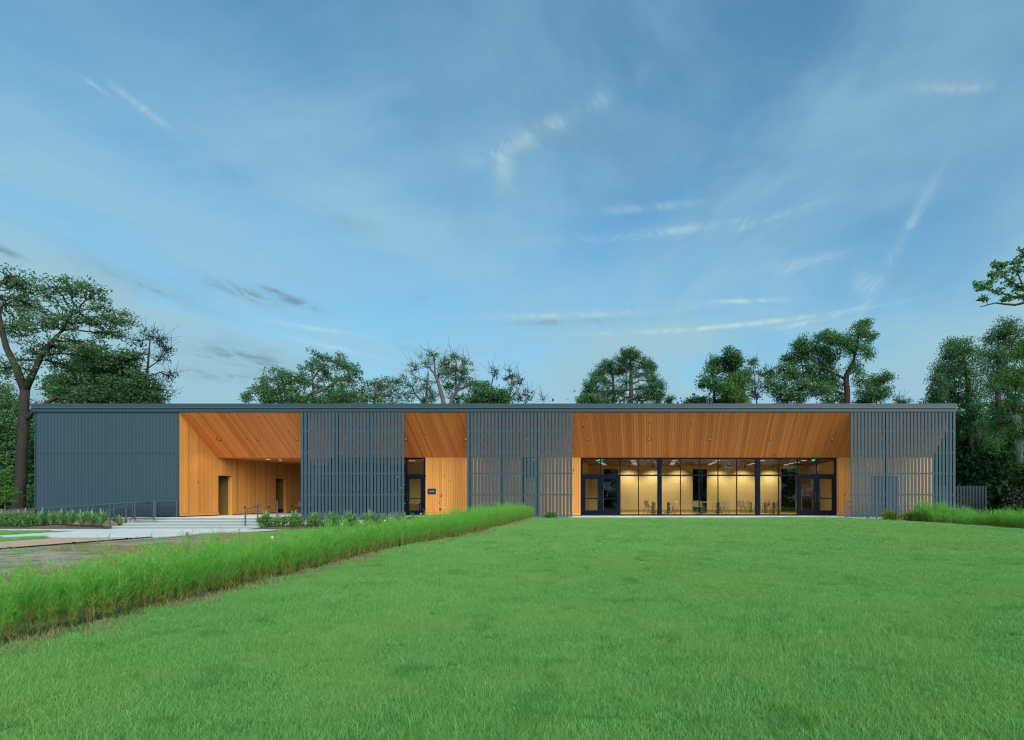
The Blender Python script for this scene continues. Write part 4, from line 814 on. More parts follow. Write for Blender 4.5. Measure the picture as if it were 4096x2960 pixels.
tree('broadleaf_tree', 'dense green tree rising over the roof beside the oak', 'tree', BG, 43.0, [[(430, 2000, .35), (430, 1640, .25), (420, 1560, .18)]],
     [(290, 1540, 95, 60), (380, 1480, 95, 62), (470, 1500, 95, 70), (330, 1600, 110, 45), (450, 1590, 110, 45), (540, 1540, 70, 62), (560, 1600, 75, 36), (400, 1420, 60, 40), (500, 1440, 50, 40), (610, 1600, 50, 30)], 'oak', 'bark', 0.11, 1.3, 90, 0.42, 12)
tree('sparse_tree', 'thin sparse tree with bare twigs right of the oak crown', 'tree', BG, 45.0, [[(575, 2000, .22), (578, 1640, .14), (588, 1500, .10), (595, 1420, .07), (600, 1360, .04)], [(580, 1480, .06), (625, 1450, .04), (660, 1400, .03)]],
     [(560, 1365, 40, 30, None, .6), (600, 1340, 40, 30, None, .7), (650, 1370, 36, 30, None, .7), (670, 1400, 25, 40, None, .6), (560, 1420, 36, 30, None, .45), (640, 1440, 40, 30, None, .35), (670, 1500, 34, 26, None, .7), (640, 1560, 50, 36), (560, 1570, 60, 40)], 'leaf_dark', 'bark', 0.15, 1.0, 13, 0.30, 13, bare=2)
tree('leaning_tree', 'broad leafy tree over the roof above the breezeway', 'tree', BG, 46.0, [[(1200, 2000, .4), (1205, 1640, .32), (1215, 1600, .30), (1255, 1572, .24), (1310, 1550, .18), (1345, 1525, .12), (1400, 1510, .07)], [(1255, 1572, .14), (1250, 1520, .11), (1275, 1480, .08), (1280, 1420, .05)], [(1300, 1555, .11), (1290, 1500, .08), (1330, 1460, .06)]],
     [(1272, 1425, 28, 36, None, .8), (1300, 1455, 34, 30, None, .7), (1350, 1450, 36, 36), (1390, 1470, 30, 32), (1425, 1495, 26, 26, None, .8), (1240, 1480, 34, 30, None, .8), (1300, 1500, 36, 30), (1360, 1510, 44, 28), (1270, 1540, 40, 30, None, .6), (1390, 1545, 34, 24, None, .7), (1330, 1570, 40, 22, None, .7), (1215, 1520, 26, 34, None, .7)], 'leaf_mid', 'bark_pale', 0.16, 1.0, 30, 0.30, 14)
tree('broadleaf_tree', 'leafy tree with a drooping left branch over the breezeway roof', 'tree', BG, 45.0, [[(1150, 2000, .3), (1155, 1640, .22), (1140, 1560, .16), (1130, 1520, .10)], [(1155, 1615, .13), (1110, 1608, .10), (1070, 1600, .05)]],
     [(1135, 1505, 46, 34), (1090, 1520, 34, 40, None, .8), (1050, 1545, 34, 30, None, .7), (1010, 1570, 32, 24, None, .7), (990, 1595, 18, 22, None, .7), (1080, 1575, 46, 34), (1160, 1560, 56, 44), (1190, 1520, 40, 36, None, .8), (1130, 1600, 60, 24), (1060, 1605, 36, 20, None, .7), (1190, 1600, 40, 22)], 'leaf_mid', 'bark_pale', 0.16, 1.0, 32, 0.32, 15)
tree('broadleaf_tree', 'low rounded dark tree above the first slatted screen', 'tree', BG, 42.5, [[(1350, 2000, .2), (1350, 1640, .15), (1350, 1600, .1)]], [(1330, 1592, 40, 30), (1380, 1588, 46, 34), (1280, 1605, 36, 22), (1420, 1600, 26, 22)], 'leaf_mid', 'bark', 0.15, 1.2, 50, 0.38, 16)
tree('pale_tree', 'pale airy tree above the lobby roof', 'tree', BG, 47.0, [[(1495, 2000, .25), (1495, 1640, .18), (1500, 1580, .13), (1505, 1530, .07)], [(1497, 1600, .09), (1460, 1560, .06), (1440, 1540, .04)], [(1497, 1590, .09), (1540, 1560, .06), (1560, 1530, .04)]],
     [(1480, 1540, 40, 30, None, .8), (1520, 1535, 44, 30, None, .8), (1450, 1575, 34, 32, None, .8), (1550, 1545, 40, 34, None, .8), (1500, 1585, 50, 32), (1590, 1535, 34, 34, None, .8), (1570, 1590, 46, 30), (1450, 1605, 30, 20)], 'leaf_pale', 'bark_pale', 0.15, 0.9, 28, 0.30, 17)
tree('half_bare_tree', 'leaning half-bare tree with pale limbs above the lobby door', 'tree', BG, 44.5, [[(1780, 2000, .34), (1778, 1640, .26), (1765, 1570, .22), (1745, 1510, .18), (1735, 1490, .15), (1715, 1470, .09), (1690, 1465, .05)], [(1740, 1500, .11), (1738, 1450, .08), (1738, 1425, .04)], [(1745, 1530, .08), (1690, 1520, .06), (1640, 1495, .04)], [(1700, 1620, .14), (1708, 1560, .11), (1712, 1500, .09), (1712, 1480, .04)], [(1700, 1620, .13), (1660, 1575, .09), (1620, 1570, .05)]],
     [(1735, 1425, 22, 18, None, .4), (1700, 1450, 28, 22, None, .3), (1660, 1480, 26, 20, None, .3), (1690, 1545, 36, 32, None, .9), (1755, 1500, 30, 36, None, .7), (1650, 1545, 34, 34, None, .6), (1620, 1590, 40, 26, None, .6), (1730, 1590, 34, 28, None, .8), (1700, 1605, 40, 18)], 'leaf_mid', 'bark_pale', 0.14, 1.0, 15, 0.26, 18, bare=3)
tree('half_bare_tree', 'ragged tree with a broken right limb above the lobby door', 'tree', BG, 45.5, [[(1795, 2000, .34), (1796, 1640, .26), (1810, 1590, .22), (1830, 1560, .19), (1870, 1545, .13), (1885, 1535, .08), (1915, 1530, .04)], [(1825, 1565, .12), (1822, 1500, .10), (1825, 1450, .07), (1815, 1425, .03)], [(1830, 1555, .11), (1845, 1510, .09), (1855, 1460, .05)]],
     [(1785, 1460, 34, 28), (1815, 1430, 20, 16, None, .3), (1860, 1450, 28, 26, None, .7), (1840, 1490, 40, 34), (1855, 1520, 30, 26), (1790, 1500, 26, 24, None, .5), (1800, 1555, 30, 30, None, .8), (1830, 1600, 46, 22), (1895, 1530, 26, 16, None, .12)], 'leaf_mid', 'bark_pale', 0.14, 1.05, 26, 0.27, 19, bare=2)
tree('broadleaf_tree', 'compact green tree above the second slatted screen', 'tree', BG, 43.5, [[(1930, 2000, .25), (1930, 1640, .18), (1930, 1580, .12)]], [(1920, 1548, 38, 28), (1960, 1575, 46, 34), (1910, 1590, 50, 30), (1890, 1600, 30, 24), (2000, 1595, 40, 30), (1970, 1610, 50, 20)], 'leaf_mid', 'bark', 0.15, 1.15, 48, 0.38, 20)
tree('half_bare_tree', 'twiggy half-dead tree right of the compact green tree', 'tree', BG, 46.5, [[(2020, 2000, .22), (2020, 1640, .15), (2030, 1600, .13), (2045, 1560, .09), (2055, 1500, .05)], [(1985, 1640, .10), (1975, 1580, .09), (1965, 1545, .07), (1972, 1510, .06), (1985, 1490, .03)], [(2030, 1600, .08), (2060, 1575, .06), (2080, 1550, .04)]],
     [(2035, 1505, 28, 22, None, .8), (2050, 1540, 40, 36, None, .5), (2075, 1525, 24, 26, None, .5), (1980, 1490, 26, 22, None, .1), (2090, 1590, 30, 26, None, .6), (2110, 1580, 22, 30, None, .4), (2050, 1600, 34, 22, None, .6)], 'leaf_dark', 'bark_pale', 0.14, 1.0, 12, 0.22, 21, bare=3)
tree('dead_sapling', 'small bare twiggy treetop just above the roof edge', 'tree', BG, 47.5, [[(2172, 2000, .08), (2172, 1640, .05), (2172, 1605, .03)]], [(2172, 1600, 16, 14, None, .2)], 'leaf_dark', 'bark_pale', 0.1, 1.0, 0, 0.2, 22, bare=3)
tree('pine_tree', 'taller right pine of the pair above the hall roof', 'tree', BG, 46.0, [[(2522, 2000, .30), (2522, 1640, .23), (2524, 1560, .20), (2524, 1500, .15), (2522, 1440, .07), (2520, 1405, .03)]],
     [(2515, 1412, 40, 18), (2490, 1440, 32, 28), (2545, 1430, 38, 26), (2580, 1455, 30, 26), (2605, 1475, 26, 24), (2530, 1465, 44, 26), (2480, 1480, 30, 30, None, .8), (2570, 1500, 46, 30, None, .7), (2615, 1525, 30, 26), (2635, 1550, 30, 26), (2590, 1560, 44, 26), (2500, 1530, 34, 26, None, .7), (2480, 1575, 36, 26, None, .8), (2560, 1590, 40, 22, None, .7), (2610, 1590, 34, 20), (2640, 1580, 20, 16)], 'pine', 'bark_pine', 0.15, 2.1, 46, 0.36, 23, needle=True, twig_r=0.02, limb=0.07)
tree('pine_tree', 'shorter left pine of the pair above the hall roof', 'tree', BG, 47.5, [[(2455, 2000, .26), (2455, 1640, .20), (2455, 1570, .16), (2450, 1500, .10), (2445, 1460, .04)]],
     [(2440, 1460, 28, 20), (2415, 1480, 34, 26), (2455, 1490, 34, 26), (2395, 1505, 34, 24), (2370, 1530, 30, 24), (2420, 1530, 40, 28, None, .8), (2350, 1565, 28, 26), (2390, 1570, 44, 24, None, .8), (2440, 1580, 34, 24, None, .7), (2345, 1595, 30, 18), (2400, 1603, 50, 18)], 'pine', 'bark_pine', 0.15, 2.1, 46, 0.36, 24, needle=True, twig_r=0.02, limb=0.07)
tree('broadleaf_tree', 'low tree crown showing left of the pines', 'tree', BG, 43.0, [[(2350, 2000, .2), (2350, 1640, .15), (2350, 1615, .1)]], [(2330, 1605, 30, 16), (2370, 1600, 40, 20), (2420, 1612, 30, 14)], 'leaf_mid', 'bark', 0.15, 1.3, 44, 0.34, 25)
for i, (px, py, r, lab) in enumerate([(2685, 1600, 20, 'small pine tip just right of the pine pair'), (2635, 1612, 16, 'tiny pine tip at the right foot of the pine pair'), (2755, 1612, 16, 'tiny pine tip alone on the roof edge')]):
    tree('pine_tree', lab, 'tree', BG, 48.0, [[(px, 2000, .12), (px, 1650, .08), (px, py - 4, .03)]], [(px, py, r, r * .8), (px - 8, py + 10, r, r * .6)], 'pine', 'bark_pine', 0.15, 1.5, 34, 0.28, 26 + i, needle=True)
tree('broadleaf_tree', 'small rounded treetop left of the tall maple above the hall roof', 'tree', BG, 44.0, [[(2795, 2000, .2), (2795, 1650, .14), (2795, 1615, .08)]], [(2780, 1606, 28, 14), (2812, 1602, 22, 16), (2795, 1615, 40, 12)], 'leaf_pale', 'bark', 0.15, 1.4, 44, 0.3, 30)
tree('maple_tree', 'upright leafy tree with twin tops above the hall roof', 'tree', BG, 43.0, [[(2920, 2000, .3), (2920, 1640, .22), (2918, 1540, .15), (2925, 1440, .06)], [(2860, 1900, .15), (2858, 1600, .11), (2850, 1500, .06)]],
     [(2925, 1420, 28, 28), (2955, 1440, 22, 30), (2905, 1450, 24, 30), (2930, 1480, 50, 36), (2855, 1445, 24, 28), (2845, 1490, 34, 34, None, .8), (2830, 1530, 34, 28, None, .8), (2870, 1550, 40, 40, None, .9), (2935, 1540, 50, 44), (2960, 1590, 46, 34), (2890, 1600, 50, 28), (2985, 1520, 26, 34, None, .7)], 'leaf_mid', 'bark', 0.15, 1.25, 50, 0.36, 31)
tree('vine_tree', 'lime green vine-clad stump tree in front of the twin-topped tree', 'tree', BG, 41.0, [[(2945, 2000, .2), (2945, 1640, .16), (2945, 1560, .1)]], [(2945, 1525, 34, 30), (2930, 1565, 40, 34), (2960, 1590, 44, 34), (2925, 1605, 40, 24)], 'leaf_lime', 'bark', 0.14, 1.3, 55, 0.34, 32)
tree('sparse_tree', 'sparse pale tree with dead spires beside the twin-topped tree', 'tree', BG, 47.0, [[(3035, 2000, .14), (3030, 1640, .09), (3020, 1540, .06), (3012, 1440, .03)], [(3030, 1600, .05), (3035, 1500, .035), (3030, 1450, .02)]],
     [(3000, 1470, 26, 22, None, .5), (3000, 1510, 26, 30, None, .6), (3055, 1500, 34, 24, None, .8), (3080, 1490, 30, 28, None, .9), (3020, 1570, 34, 40, None, .8), (3070, 1550, 34, 40, None, .7), (3015, 1440, 14, 24, None, .15)], 'leaf_pale', 'bark_pale', 0.15, 1.0, 26, 0.3, 33, bare=1)
tree('maple_tree', 'largest spreading tree above the right half of the roof with a snag trunk', 'tree', BG, 43.0, [[(3390, 2000, .36), (3388, 1640, .30), (3388, 1560, .26), (3382, 1505, .24), (3410, 1460, .13), (3430, 1380, .08), (3440, 1310, .04)], [(3385, 1520, .14), (3350, 1500, .10), (3290, 1470, .07), (3230, 1420, .05)], [(3388, 1580, .12), (3330, 1560, .10), (3240, 1545, .08), (3180, 1560, .05)], [(3470, 1640, .1), (3490, 1580, .08), (3510, 1540, .05)]],
     [(3450, 1295, 26, 26), (3435, 1335, 36, 34), (3475, 1350, 26, 28, None, .8), (3420, 1390, 46, 36), (3470, 1420, 24, 24, None, .7), (3330, 1350, 40, 28), (3370, 1370, 40, 32), (3300, 1345, 30, 20), (3220, 1375, 50, 28), (3260, 1400, 60, 36), (3210, 1420, 50, 34), (3320, 1430, 56, 40), (3160, 1440, 34, 26, None, .8), (3140, 1490, 40, 34), (3200, 1490, 64, 44), (3280, 1490, 64, 44), (3330, 1520, 50, 40), (3120, 1550, 50, 40), (3200, 1560, 64, 40), (3290, 1570, 64, 40, None, .9), (3340, 1600, 50, 24), (3160, 1600, 60, 26), (3410, 1470, 40, 36, None, .6), (3440, 1520, 40, 40, None, .5), (3500, 1530, 34, 28), (3540, 1510, 30, 24), (3480, 1580, 50, 36, None, .9), (3530, 1570, 34, 34), (3450, 1610, 46, 18)], 'leaf_mid', 'bark', 0.15, 1.2, 50, 0.38, 34)
tree('broadleaf_tree', 'small sparse treetop at the right end of the roof', 'tree', BG, 47.0, [[(3598, 2000, .12), (3598, 1650, .08), (3598, 1605, .05)]], [(3590, 1605, 22, 18, None, .9), (3620, 1612, 22, 12, None, .4)], 'leaf_pale', 'bark', 0.14, 1.2, 26, 0.28, 35, bare=1)
RG = 'trees at the right end of the pavilion'
tree('vine_tree', 'tall vine-hung tree directly right of the slatted screen', 'tree', RG, 38.0, [[(3890, 2080, .40), (3885, 1900, .34), (3880, 1700, .28), (3870, 1520, .18), (3850, 1420, .08)], [(3880, 1640, .12), (3800, 1560, .09), (3740, 1500, .05)], [(3885, 1740, .12), (3960, 1640, .09), (4010, 1560, .05)]],
     [(3820, 1375, 30, 26), (3800, 1415, 40, 34, None, .8), (3855, 1400, 52, 42), (3765, 1475, 38, 30, None, .8), (3742, 1512, 30, 22, None, .8), (3810, 1480, 58, 50), (3870, 1480, 64, 60), (3765, 1560, 44, 40), (3735, 1602, 34, 24), (3800, 1570, 70, 56), (3880, 1580, 64, 60), (3850, 1670, 70, 60), (3780, 1690, 60, 60), (3900, 1680, 50, 60), (3860, 1780, 70, 60), (3930, 1790, 50, 60), (3800, 1800, 60, 60, 1.5), (3870, 1870, 60, 50, 1.2), (3780, 1900, 60, 60, 2.0)], 'leaf_mid', 'bark', 0.13, 1.25, 52, 0.40, 41, limb=0.11)
tree('broadleaf_tree', 'tall dark tree behind the vine-hung tree at the right edge', 'tree', RG, 41.0, [[(4010, 2080, .36), (4000, 1800, .3), (3990, 1560, .2), (4000, 1420, .08)]],
     [(4030, 1310, 44, 36), (3985, 1350, 50, 44), (4060, 1370, 60, 50), (3960, 1430, 60, 54), (4030, 1450, 70, 60), (3980, 1530, 60, 60), (4060, 1560, 70, 64), (3990, 1640, 60, 60, None, .8), (4070, 1680, 60, 70, None, .8), (3970, 1750, 60, 60), (4050, 1800, 70, 70), (3990, 1870, 60, 50, 1.5), (4070, 1920, 60, 50, 1.5)], 'leaf_mid', 'bark', 0.14, 1.15, 50, 0.42, 42)
tree('vine_tree', 'bright lime green tree at the right edge draped with moss', 'tree', RG, 33.0, [[(4180, 2120, .34), (4175, 1800, .28), (4165, 1560, .2), (4150, 1400, .08)], [(4172, 1700, .12), (4110, 1660, .09), (4050, 1660, .05)], [(4170, 1820, .1), (4100, 1780, .07), (4030, 1800, .04)]],
     [(4090, 1420, 60, 50), (4070, 1500, 60, 54), (4110, 1560, 60, 60), (4060, 1640, 70, 44), (4000, 1690, 50, 34, None, .8), (4080, 1720, 60, 50), (4040, 1780, 54, 44, None, .8), (4090, 1830, 44, 44), (3985, 1770, 30, 30, None, .6), (4160, 1700, 70, 80)], 'leaf_lime', 'bark', 0.12, 1.15, 46, 0.34, 43)
# hanging moss, a thing of its own
def moss(px, py0, py1, Y, wpx, seed, label):
    rs = np.random.RandomState(seed); n = 420; u = rs.uniform(0, 1, n) ** 0.8; X = PX(px + rs.normal(size=n) * wpx * (1 - u * 0.75), Y); Z = PZ(py0 + (py1 - py0) * u, Y); C = np.stack([X, Y + rs.normal(size=n) * 0.12, Z], 1)
    d = np.zeros((n, 3)); d[:, 2] = 1; V, Q = leaf_quads(C, 0.16, 0.012, rs, 0.1, d); o = obj('hanging_moss', np_mesh('hanging_moss', V - np.array([PX(px, Y), Y, 0]), Q, rs.uniform(0, 1, n)), M['moss'], loc=(PX(px, Y), Y, 0)); tag(o, label, 'moss', 'moss hanging from the right trees')
moss(4078, 1760, 1850, 32.2, 12, 3, 'long grey moss strand hanging lowest in the right trees'); moss(4064, 1665, 1720, 32.2, 9, 4, 'short grey moss tuft high in the lime green tree'); moss(4050, 1700, 1735, 32.4, 6, 5, 'small grey moss wisp left of the long moss strand')
tree('oak_tree', 'overhanging oak branch entering at the upper right of the sky', 'tree', None, 27.0, [[(4420, 2150, .45), (4400, 1700, .36), (4370, 1350, .28), (4330, 1150, .18), (4280, 1000, .1)], [(4385, 1300, .16), (4250, 1240, .12), (4120, 1205, .08), (4060, 1220, .06), (3980, 1212, .035), (3920, 1228, .02)], [(4370, 1240, .12), (4200, 1190, .10), (4100, 1165, .07), (4020, 1110, .045), (3985, 1070, .02)], [(4150, 1200, .07), (4050, 1185, .05), (3960, 1160, .03), (3900, 1140, .015)], [(4100, 1165, .05), (4070, 1090, .035), (4050, 1050, .015)]],
     [(3905, 1143, 16, 11, 0, .9), (3945, 1150, 22, 14, 0, .9), (3985, 1165, 26, 16, 0, .8), (3960, 1128, 22, 12, 0, .8), (3945, 1195, 16, 10, 0, .6), (3975, 1095, 16, 10, 0, .9), (3985, 1062, 14, 9, 0, .9), (4010, 1060, 14, 9, 0, .9), (4020, 1095, 20, 16, 0, .8), (4040, 1125, 24, 18, 0, .9), (4060, 1050, 20, 14, 0, .9), (4065, 1085, 24, 18, 0, .8), (4075, 1145, 26, 20, 0, .9), (4030, 1195, 24, 14, 0, .7), (4090, 1185, 20, 16, 0, .7), (4095, 1010, 14, 26, 0, .8), (4130, 1080, 40, 50, 0, .8), (4200, 1150, 60, 60, 0, .7), (4300, 1050, 80, 90, 0, .7), (4400, 1150, 80, 90, 0, .7)], 'leaf_mid', 'bark', 0.10, 1.6, 16, 0.15, 44, limb=0.03, twig_r=0.012, depth=0.7)
tree('broadleaf_tree', 'dark shaded tree behind the oak trunk at the left edge', 'tree', 'trees at the left end of the pavilion', 41.0, [[(-40, 2060, .3), (-38, 1800, .22), (-30, 1650, .12)]], [(-20, 1560, 60, 60), (40, 1620, 60, 50), (120, 1660, 50, 50), (0, 1700, 80, 60), (80, 1740, 80, 60), (20, 1820, 90, 60), (110, 1840, 70, 60), (40, 1920, 90, 60), (120, 1930, 60, 60), (-60, 1700, 80, 90), (-80, 1880, 90, 90), (160, 1760, 50, 80), (30, 2000, 90, 40), (130, 2000, 60, 40)], 'leaf_mid', 'bark', 0.16, 1.2, 46, 0.45, 45)
# saplings, magnolia
def sapling(px, py0, py1, Y, w_px, label, seed, matname='cypress'):
    rs = np.random.RandomState(seed); x, z0, z1 = PX(px, Y), PZ(py0, Y), PZ(py1, Y); h = z1 - z0; W = w_px * Y / F
    r = tag(empty('cypress_sapling', (x, Y, z0)), label, 'tree', 'young cypress saplings'); MB().tube([(x, Y, z0 - 0.1), (x + .01, Y, z0 + h * .5), (x, Y, z1)], [.04, .03, .01], 6).build('trunk', M['bark_pale'], r)
    C = []; D = []; tb = MB()
    for k in range(46):
        u = rs.uniform(0.24, 1.0); a = rs.uniform(0, 2 * math.pi); ln = W * (1.15 - u) ** 0.7 * rs.uniform(.6, 1.1); p0 = np.array([x, Y, z0 + h * u]); p1 = p0 + np.array([math.cos(a) * ln, math.sin(a) * ln, ln * .12]); tb.tube([p0, p1], [.008, .003], 3, False)
        n = int(70 * ln / W) + 20; t_ = rs.uniform(.15, 1, n)[:, None]; C.append(p0 + (p1 - p0) * t_ + rs.normal(size=(n, 3)) * np.array([.06, .06, .025]))
    tb.build('twigs', M['bark_pale'], r); C = np.concatenate(C); V, Q = leaf_quads(C, 0.055, 0.014, rs, 1.0); obj('crown', np_mesh('crown', V - np.array([x, Y, z0]), Q, rs.uniform(0, 1, len(C))), M[matname], r, loc=(x, Y, z0))
    return r
sapling(20, 2062, 1880, 29.6, 62, 'bright green young cypress before the oak trunk', 51); sapling(131, 2050, 1945, 34.5, 34, 'darker young cypress between the oak and the building corner', 52, 'leaf_mid'); sapling(-60, 2070, 1850, 29.8, 70, 'young cypress mostly outside the left picture edge', 53)
def stake_set():
    for i, (px, py0, py1, Y, lean, lab) in enumerate([(5, 2062, 2036, 29.5, 0, 'short pale wooden stake left of the bright cypress sapling'), (80, 2062, 2039, 29.7, -8, 'short leaning wooden stake right of the bright cypress sapling'), (101, 2062, 2031, 29.7, 1, 'taller pale wooden stake beside the oak trunk'), (3972, 2072, 2042, 28.0, -9, 'left leaning wooden stake before the dark magnolia'), (3984, 2072, 2045, 28.0, 4, 'right leaning wooden stake before the dark magnolia')]):
        a, b = (PX(px, Y), Y, PZ(py0, Y) - 0.1), (PX(px + lean, Y), Y, PZ(py1, Y)); mb = MB().tube([(0, 0, 0), (b[0] - a[0], 0, b[2] - a[2])], 0.028, 4); o = mb.build('wooden_stake', bpy.data.materials.get('pale_stake_wood') or simple('pale_stake_wood', (0.36, 0.31, 0.24), 0.8), None, loc=a); tag(o, lab, 'stake', 'tree stakes')
stake_set()
def bush(name, x, y, z, rx, rz, matname, label, cat, group, n, size, seed, ry=None, cone=False):
    rs = np.random.RandomState(seed); r = tag(empty(name, (x, y, z)), label, cat, group); ry = ry or rx; tb = MB()
    for k in range(9): a = rs.uniform(0, 6.28); tb.tube([(0, 0, -0.05), (math.cos(a) * rx * .5, math.sin(a) * ry * .5, rz * 1.2)], [.012, .005], 3, False)
    tb.build('stems', M['bark'], r, loc=(x, y, z))
    nb = 46; B = rs.normal(size=(nb, 3)); B /= np.linalg.norm(B, axis=1, keepdims=True); B *= rs.uniform(.35, 1.0, (nb, 1)) ** .5
    if cone: B[:, :2] *= (1.0 - 0.62 * (B[:, 2:3] + 1) / 2) * 1.25
    idx = rs.randint(0, nb, n); C = B[idx] * np.array([rx, ry, rz]) + np.array([0, 0, rz * 1.0]) + rs.normal(size=(n, 3)) * 0.20 * rx; C[:, 2] = np.abs(C[:, 2])
    V, Q = leaf_quads(C, size * rs.uniform(.7, 1.2, n), size * .5, rs, .5); obj('foliage', np_mesh('foliage', V, Q, rs.uniform(0, 1, n) * .6 + rs.uniform(0, 1, nb)[idx] * .4), M[matname], r, loc=(x, y, z)); return r
bush('magnolia_tree', PX(4050, 29.5), 29.5, -0.45, 0.62, 1.0, 'magnolia', 'dark young magnolia at the right edge below the woods', 'tree', None, 2600, 0.085, 61, cone=True)
# woodland mass
def woodland(name, boxes, n, size, seed, label, matname='deep'):
    rs = np.random.RandomState(seed); tot = sum(b[6] for b in boxes); Cs = []; rn = []
    for (x0, x1, y0, y1, z0, z1, wgt) in boxes:
        k = int(n * wgt / tot); nb = max(10, k // 130); B = np.stack([rs.uniform(x0, x1, nb), rs.uniform(y0, y1, nb), z0 + (z1 - z0) * rs.uniform(0, 1, nb) ** 0.85], 1); idx = rs.randint(0, nb, k); Cs.append(B[idx] + rs.normal(size=(k, 3)) * np.array([.85, .7, .6])); rn.append(rs.uniform(0, 1, k) * .5 + rs.uniform(0, 1, nb)[idx] * .5)
    C = np.concatenate(Cs); V, Q = leaf_quads(C, size * rs.uniform(.6, 1.3, len(C)), size * .55, rs, .6); o = obj(name, np_mesh(name, V, Q, np.concatenate(rn)), M[matname]); tag(o, label, 'woodland', kind='stuff')
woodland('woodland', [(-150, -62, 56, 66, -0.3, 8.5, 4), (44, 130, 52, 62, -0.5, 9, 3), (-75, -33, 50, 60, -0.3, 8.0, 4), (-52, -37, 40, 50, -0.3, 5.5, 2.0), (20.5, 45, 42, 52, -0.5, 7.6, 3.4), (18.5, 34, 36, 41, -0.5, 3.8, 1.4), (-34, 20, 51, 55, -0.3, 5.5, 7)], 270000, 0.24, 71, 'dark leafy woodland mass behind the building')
for i, (px, Y, r, lab) in enumerate([(2450, 44.5, .34, 'thick grey trunk seen through the left rear window of the hall'), (1262, 45, .16, 'slim trunk seen through the breezeway end'), (2800, 47, .2, 'dim trunk seen through the middle rear window')]):
    x = PX(px, Y); t_ = tag(empty('woodland_trunk', (x, Y, -0.3)), lab, 'tree', 'trunks behind the pavilion'); MB().tube([(x - .1, Y, -.3), (x, Y, 1.5), (x + .15, Y, 4), (x, Y, 8)], [r * 1.3, r, r * .9, r * .6], 9).build('trunk', M['bark_pale'], t_, True); rs = np.random.RandomState(80 + i); n = 1500; C = np.array([x, Y, 8]) + rs.normal(size=(n, 3)) * np.array([1.3, 1.2, .55]); V, Q = leaf_quads(C, .16, .09, rs); obj('crown', np_mesh('crown', V, Q, rs.uniform(0, 1, n)), M['leaf_dark'], t_)

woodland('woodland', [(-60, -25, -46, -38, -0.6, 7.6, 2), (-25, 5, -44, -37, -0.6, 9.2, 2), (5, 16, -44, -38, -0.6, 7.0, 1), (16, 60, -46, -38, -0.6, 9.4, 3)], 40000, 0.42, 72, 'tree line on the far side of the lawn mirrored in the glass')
# ------------------------------------------------------------------ planted beds
def strap_plant(x, y, z, h, n, label, group, seed, matname='yucca', spread=0.9):
    rs = np.random.RandomState(seed); r = tag(empty('strap_leaf_plant', (x, y, z)), label, 'plant', group)
    V = []; Q = []; rnd = []
    for k in range(n):
        a = rs.uniform(0, 6.283); ln = h * rs.uniform(.7, 1.15); sp = spread * rs.uniform(.15, 1.0); w = 0.031 * rs.uniform(.7, 1.2); dx, dy = math.cos(a), math.sin(a); b = len(V)
        for j in range(5):
            u = j / 4; rr = ln * sp * u * (0.55 + 0.45 * u); zz = ln * (u - 0.42 * sp * u * u); ww = w * (1 - u) ** .5 * (0.6 + 0.8 * min(1, u * 3)); V += [(dx * rr - dy * ww, dy * rr + dx * ww, zz), (dx * rr + dy * ww, dy * rr - dx * ww, zz)]
        for j in range(4): Q.append((b + 2 * j, b + 2 * j + 1, b + 2 * j + 3, b + 2 * j + 2)); rnd.append(rs.uniform(0, 1))
    obj('leaves', np_mesh('leaves', V, Q, rnd), M[matname], r, loc=(x, y, z)); MB().tube([(x, y, z - .05), (x, y, z + .06)], [.06, .04], 7).build('root_crown', M['soil'], r); return r
LG = 'strap-leaved plants below the ramp'; ordn = ['leftmost', 'second', 'third', 'fourth', 'fifth', 'sixth', 'seventh']
for i, px in enumerate((164, 204, 244, 282, 327, 365, 404)):
    Yp = 26.2 + 0.1 * (i % 3); strap_plant(PX(px, Yp), Yp, -0.335, 0.86 - 0.08 * (i % 2), 56, ('leftmost' if i == 0 else ordn[i] + ' from the left') + ' of the seven strap-leaved plants below the ramp', LG, 100 + i)
strap_plant(PX(477, 26.6), 26.6, -0.335, 0.58, 44, 'lone strap-leaved plant between the left handrail posts and the ramp', LG, 109)
SG = 'small green shrubs below the ramp'
for i, (px, rx) in enumerate(((-25, .42), (18, .36), (52, .46), (92, .38), (128, .50))):
    bush('green_shrub', PX(px, 26.2), 26.2 + 0.1 * (i % 2), -0.36, rx, 0.24, 'shrub', ('shrub cut by the left picture edge' if i == 0 else ordn[i - 1].replace('leftmost', 'first') + ' whole green shrub from the left picture edge below the ramp'), 'shrub', SG, 1500, 0.04, 120 + i)
TG = 'green shrubs below the first slatted screen'
spots = [(1068, 26.3, 1), (1128, 26.2, 0), (1182, 26.2, 1), (1258, 26.3, 1), (1330, 26.4, 1), (1400, 26.4, 1), (1480, 26.5, 1), (1540, 26.5, 0), (1595, 26.5, 0), (1670, 26.6, 0)]
pos = ['next to the bench-side handrail', 'second from the bench-side handrail', 'below the left end of the first screen', 'under the first slats of the first screen', 'left of the middle of the first screen', 'under the middle of the first screen', 'right of the middle of the first screen', 'third from the lobby door', 'second from the lobby door', 'just below the lobby door']
for i, (px, y, yu) in enumerate(spots):
    bush('green_shrub', PX(px, y), y, -0.40, 0.36, 0.24, 'shrub', 'round green shrub ' + pos[i], 'shrub', TG, 1300, 0.042, 140 + i)
    if yu: strap_plant(PX(px - 4, y + .45), y + .45, -0.38, 0.82, 46, 'upright strap-leaved plant behind the shrub ' + pos[i], 'strap-leaved plants below the first slatted screen', 160 + i, spread=0.6)
bush('green_shrub', PX(2205, 26.7), 26.7, -0.06, 0.28, 0.17, 'shrub', 'small clipped shrub at the far end of the flower hedge', 'shrub', None, 1300, 0.035, 181)
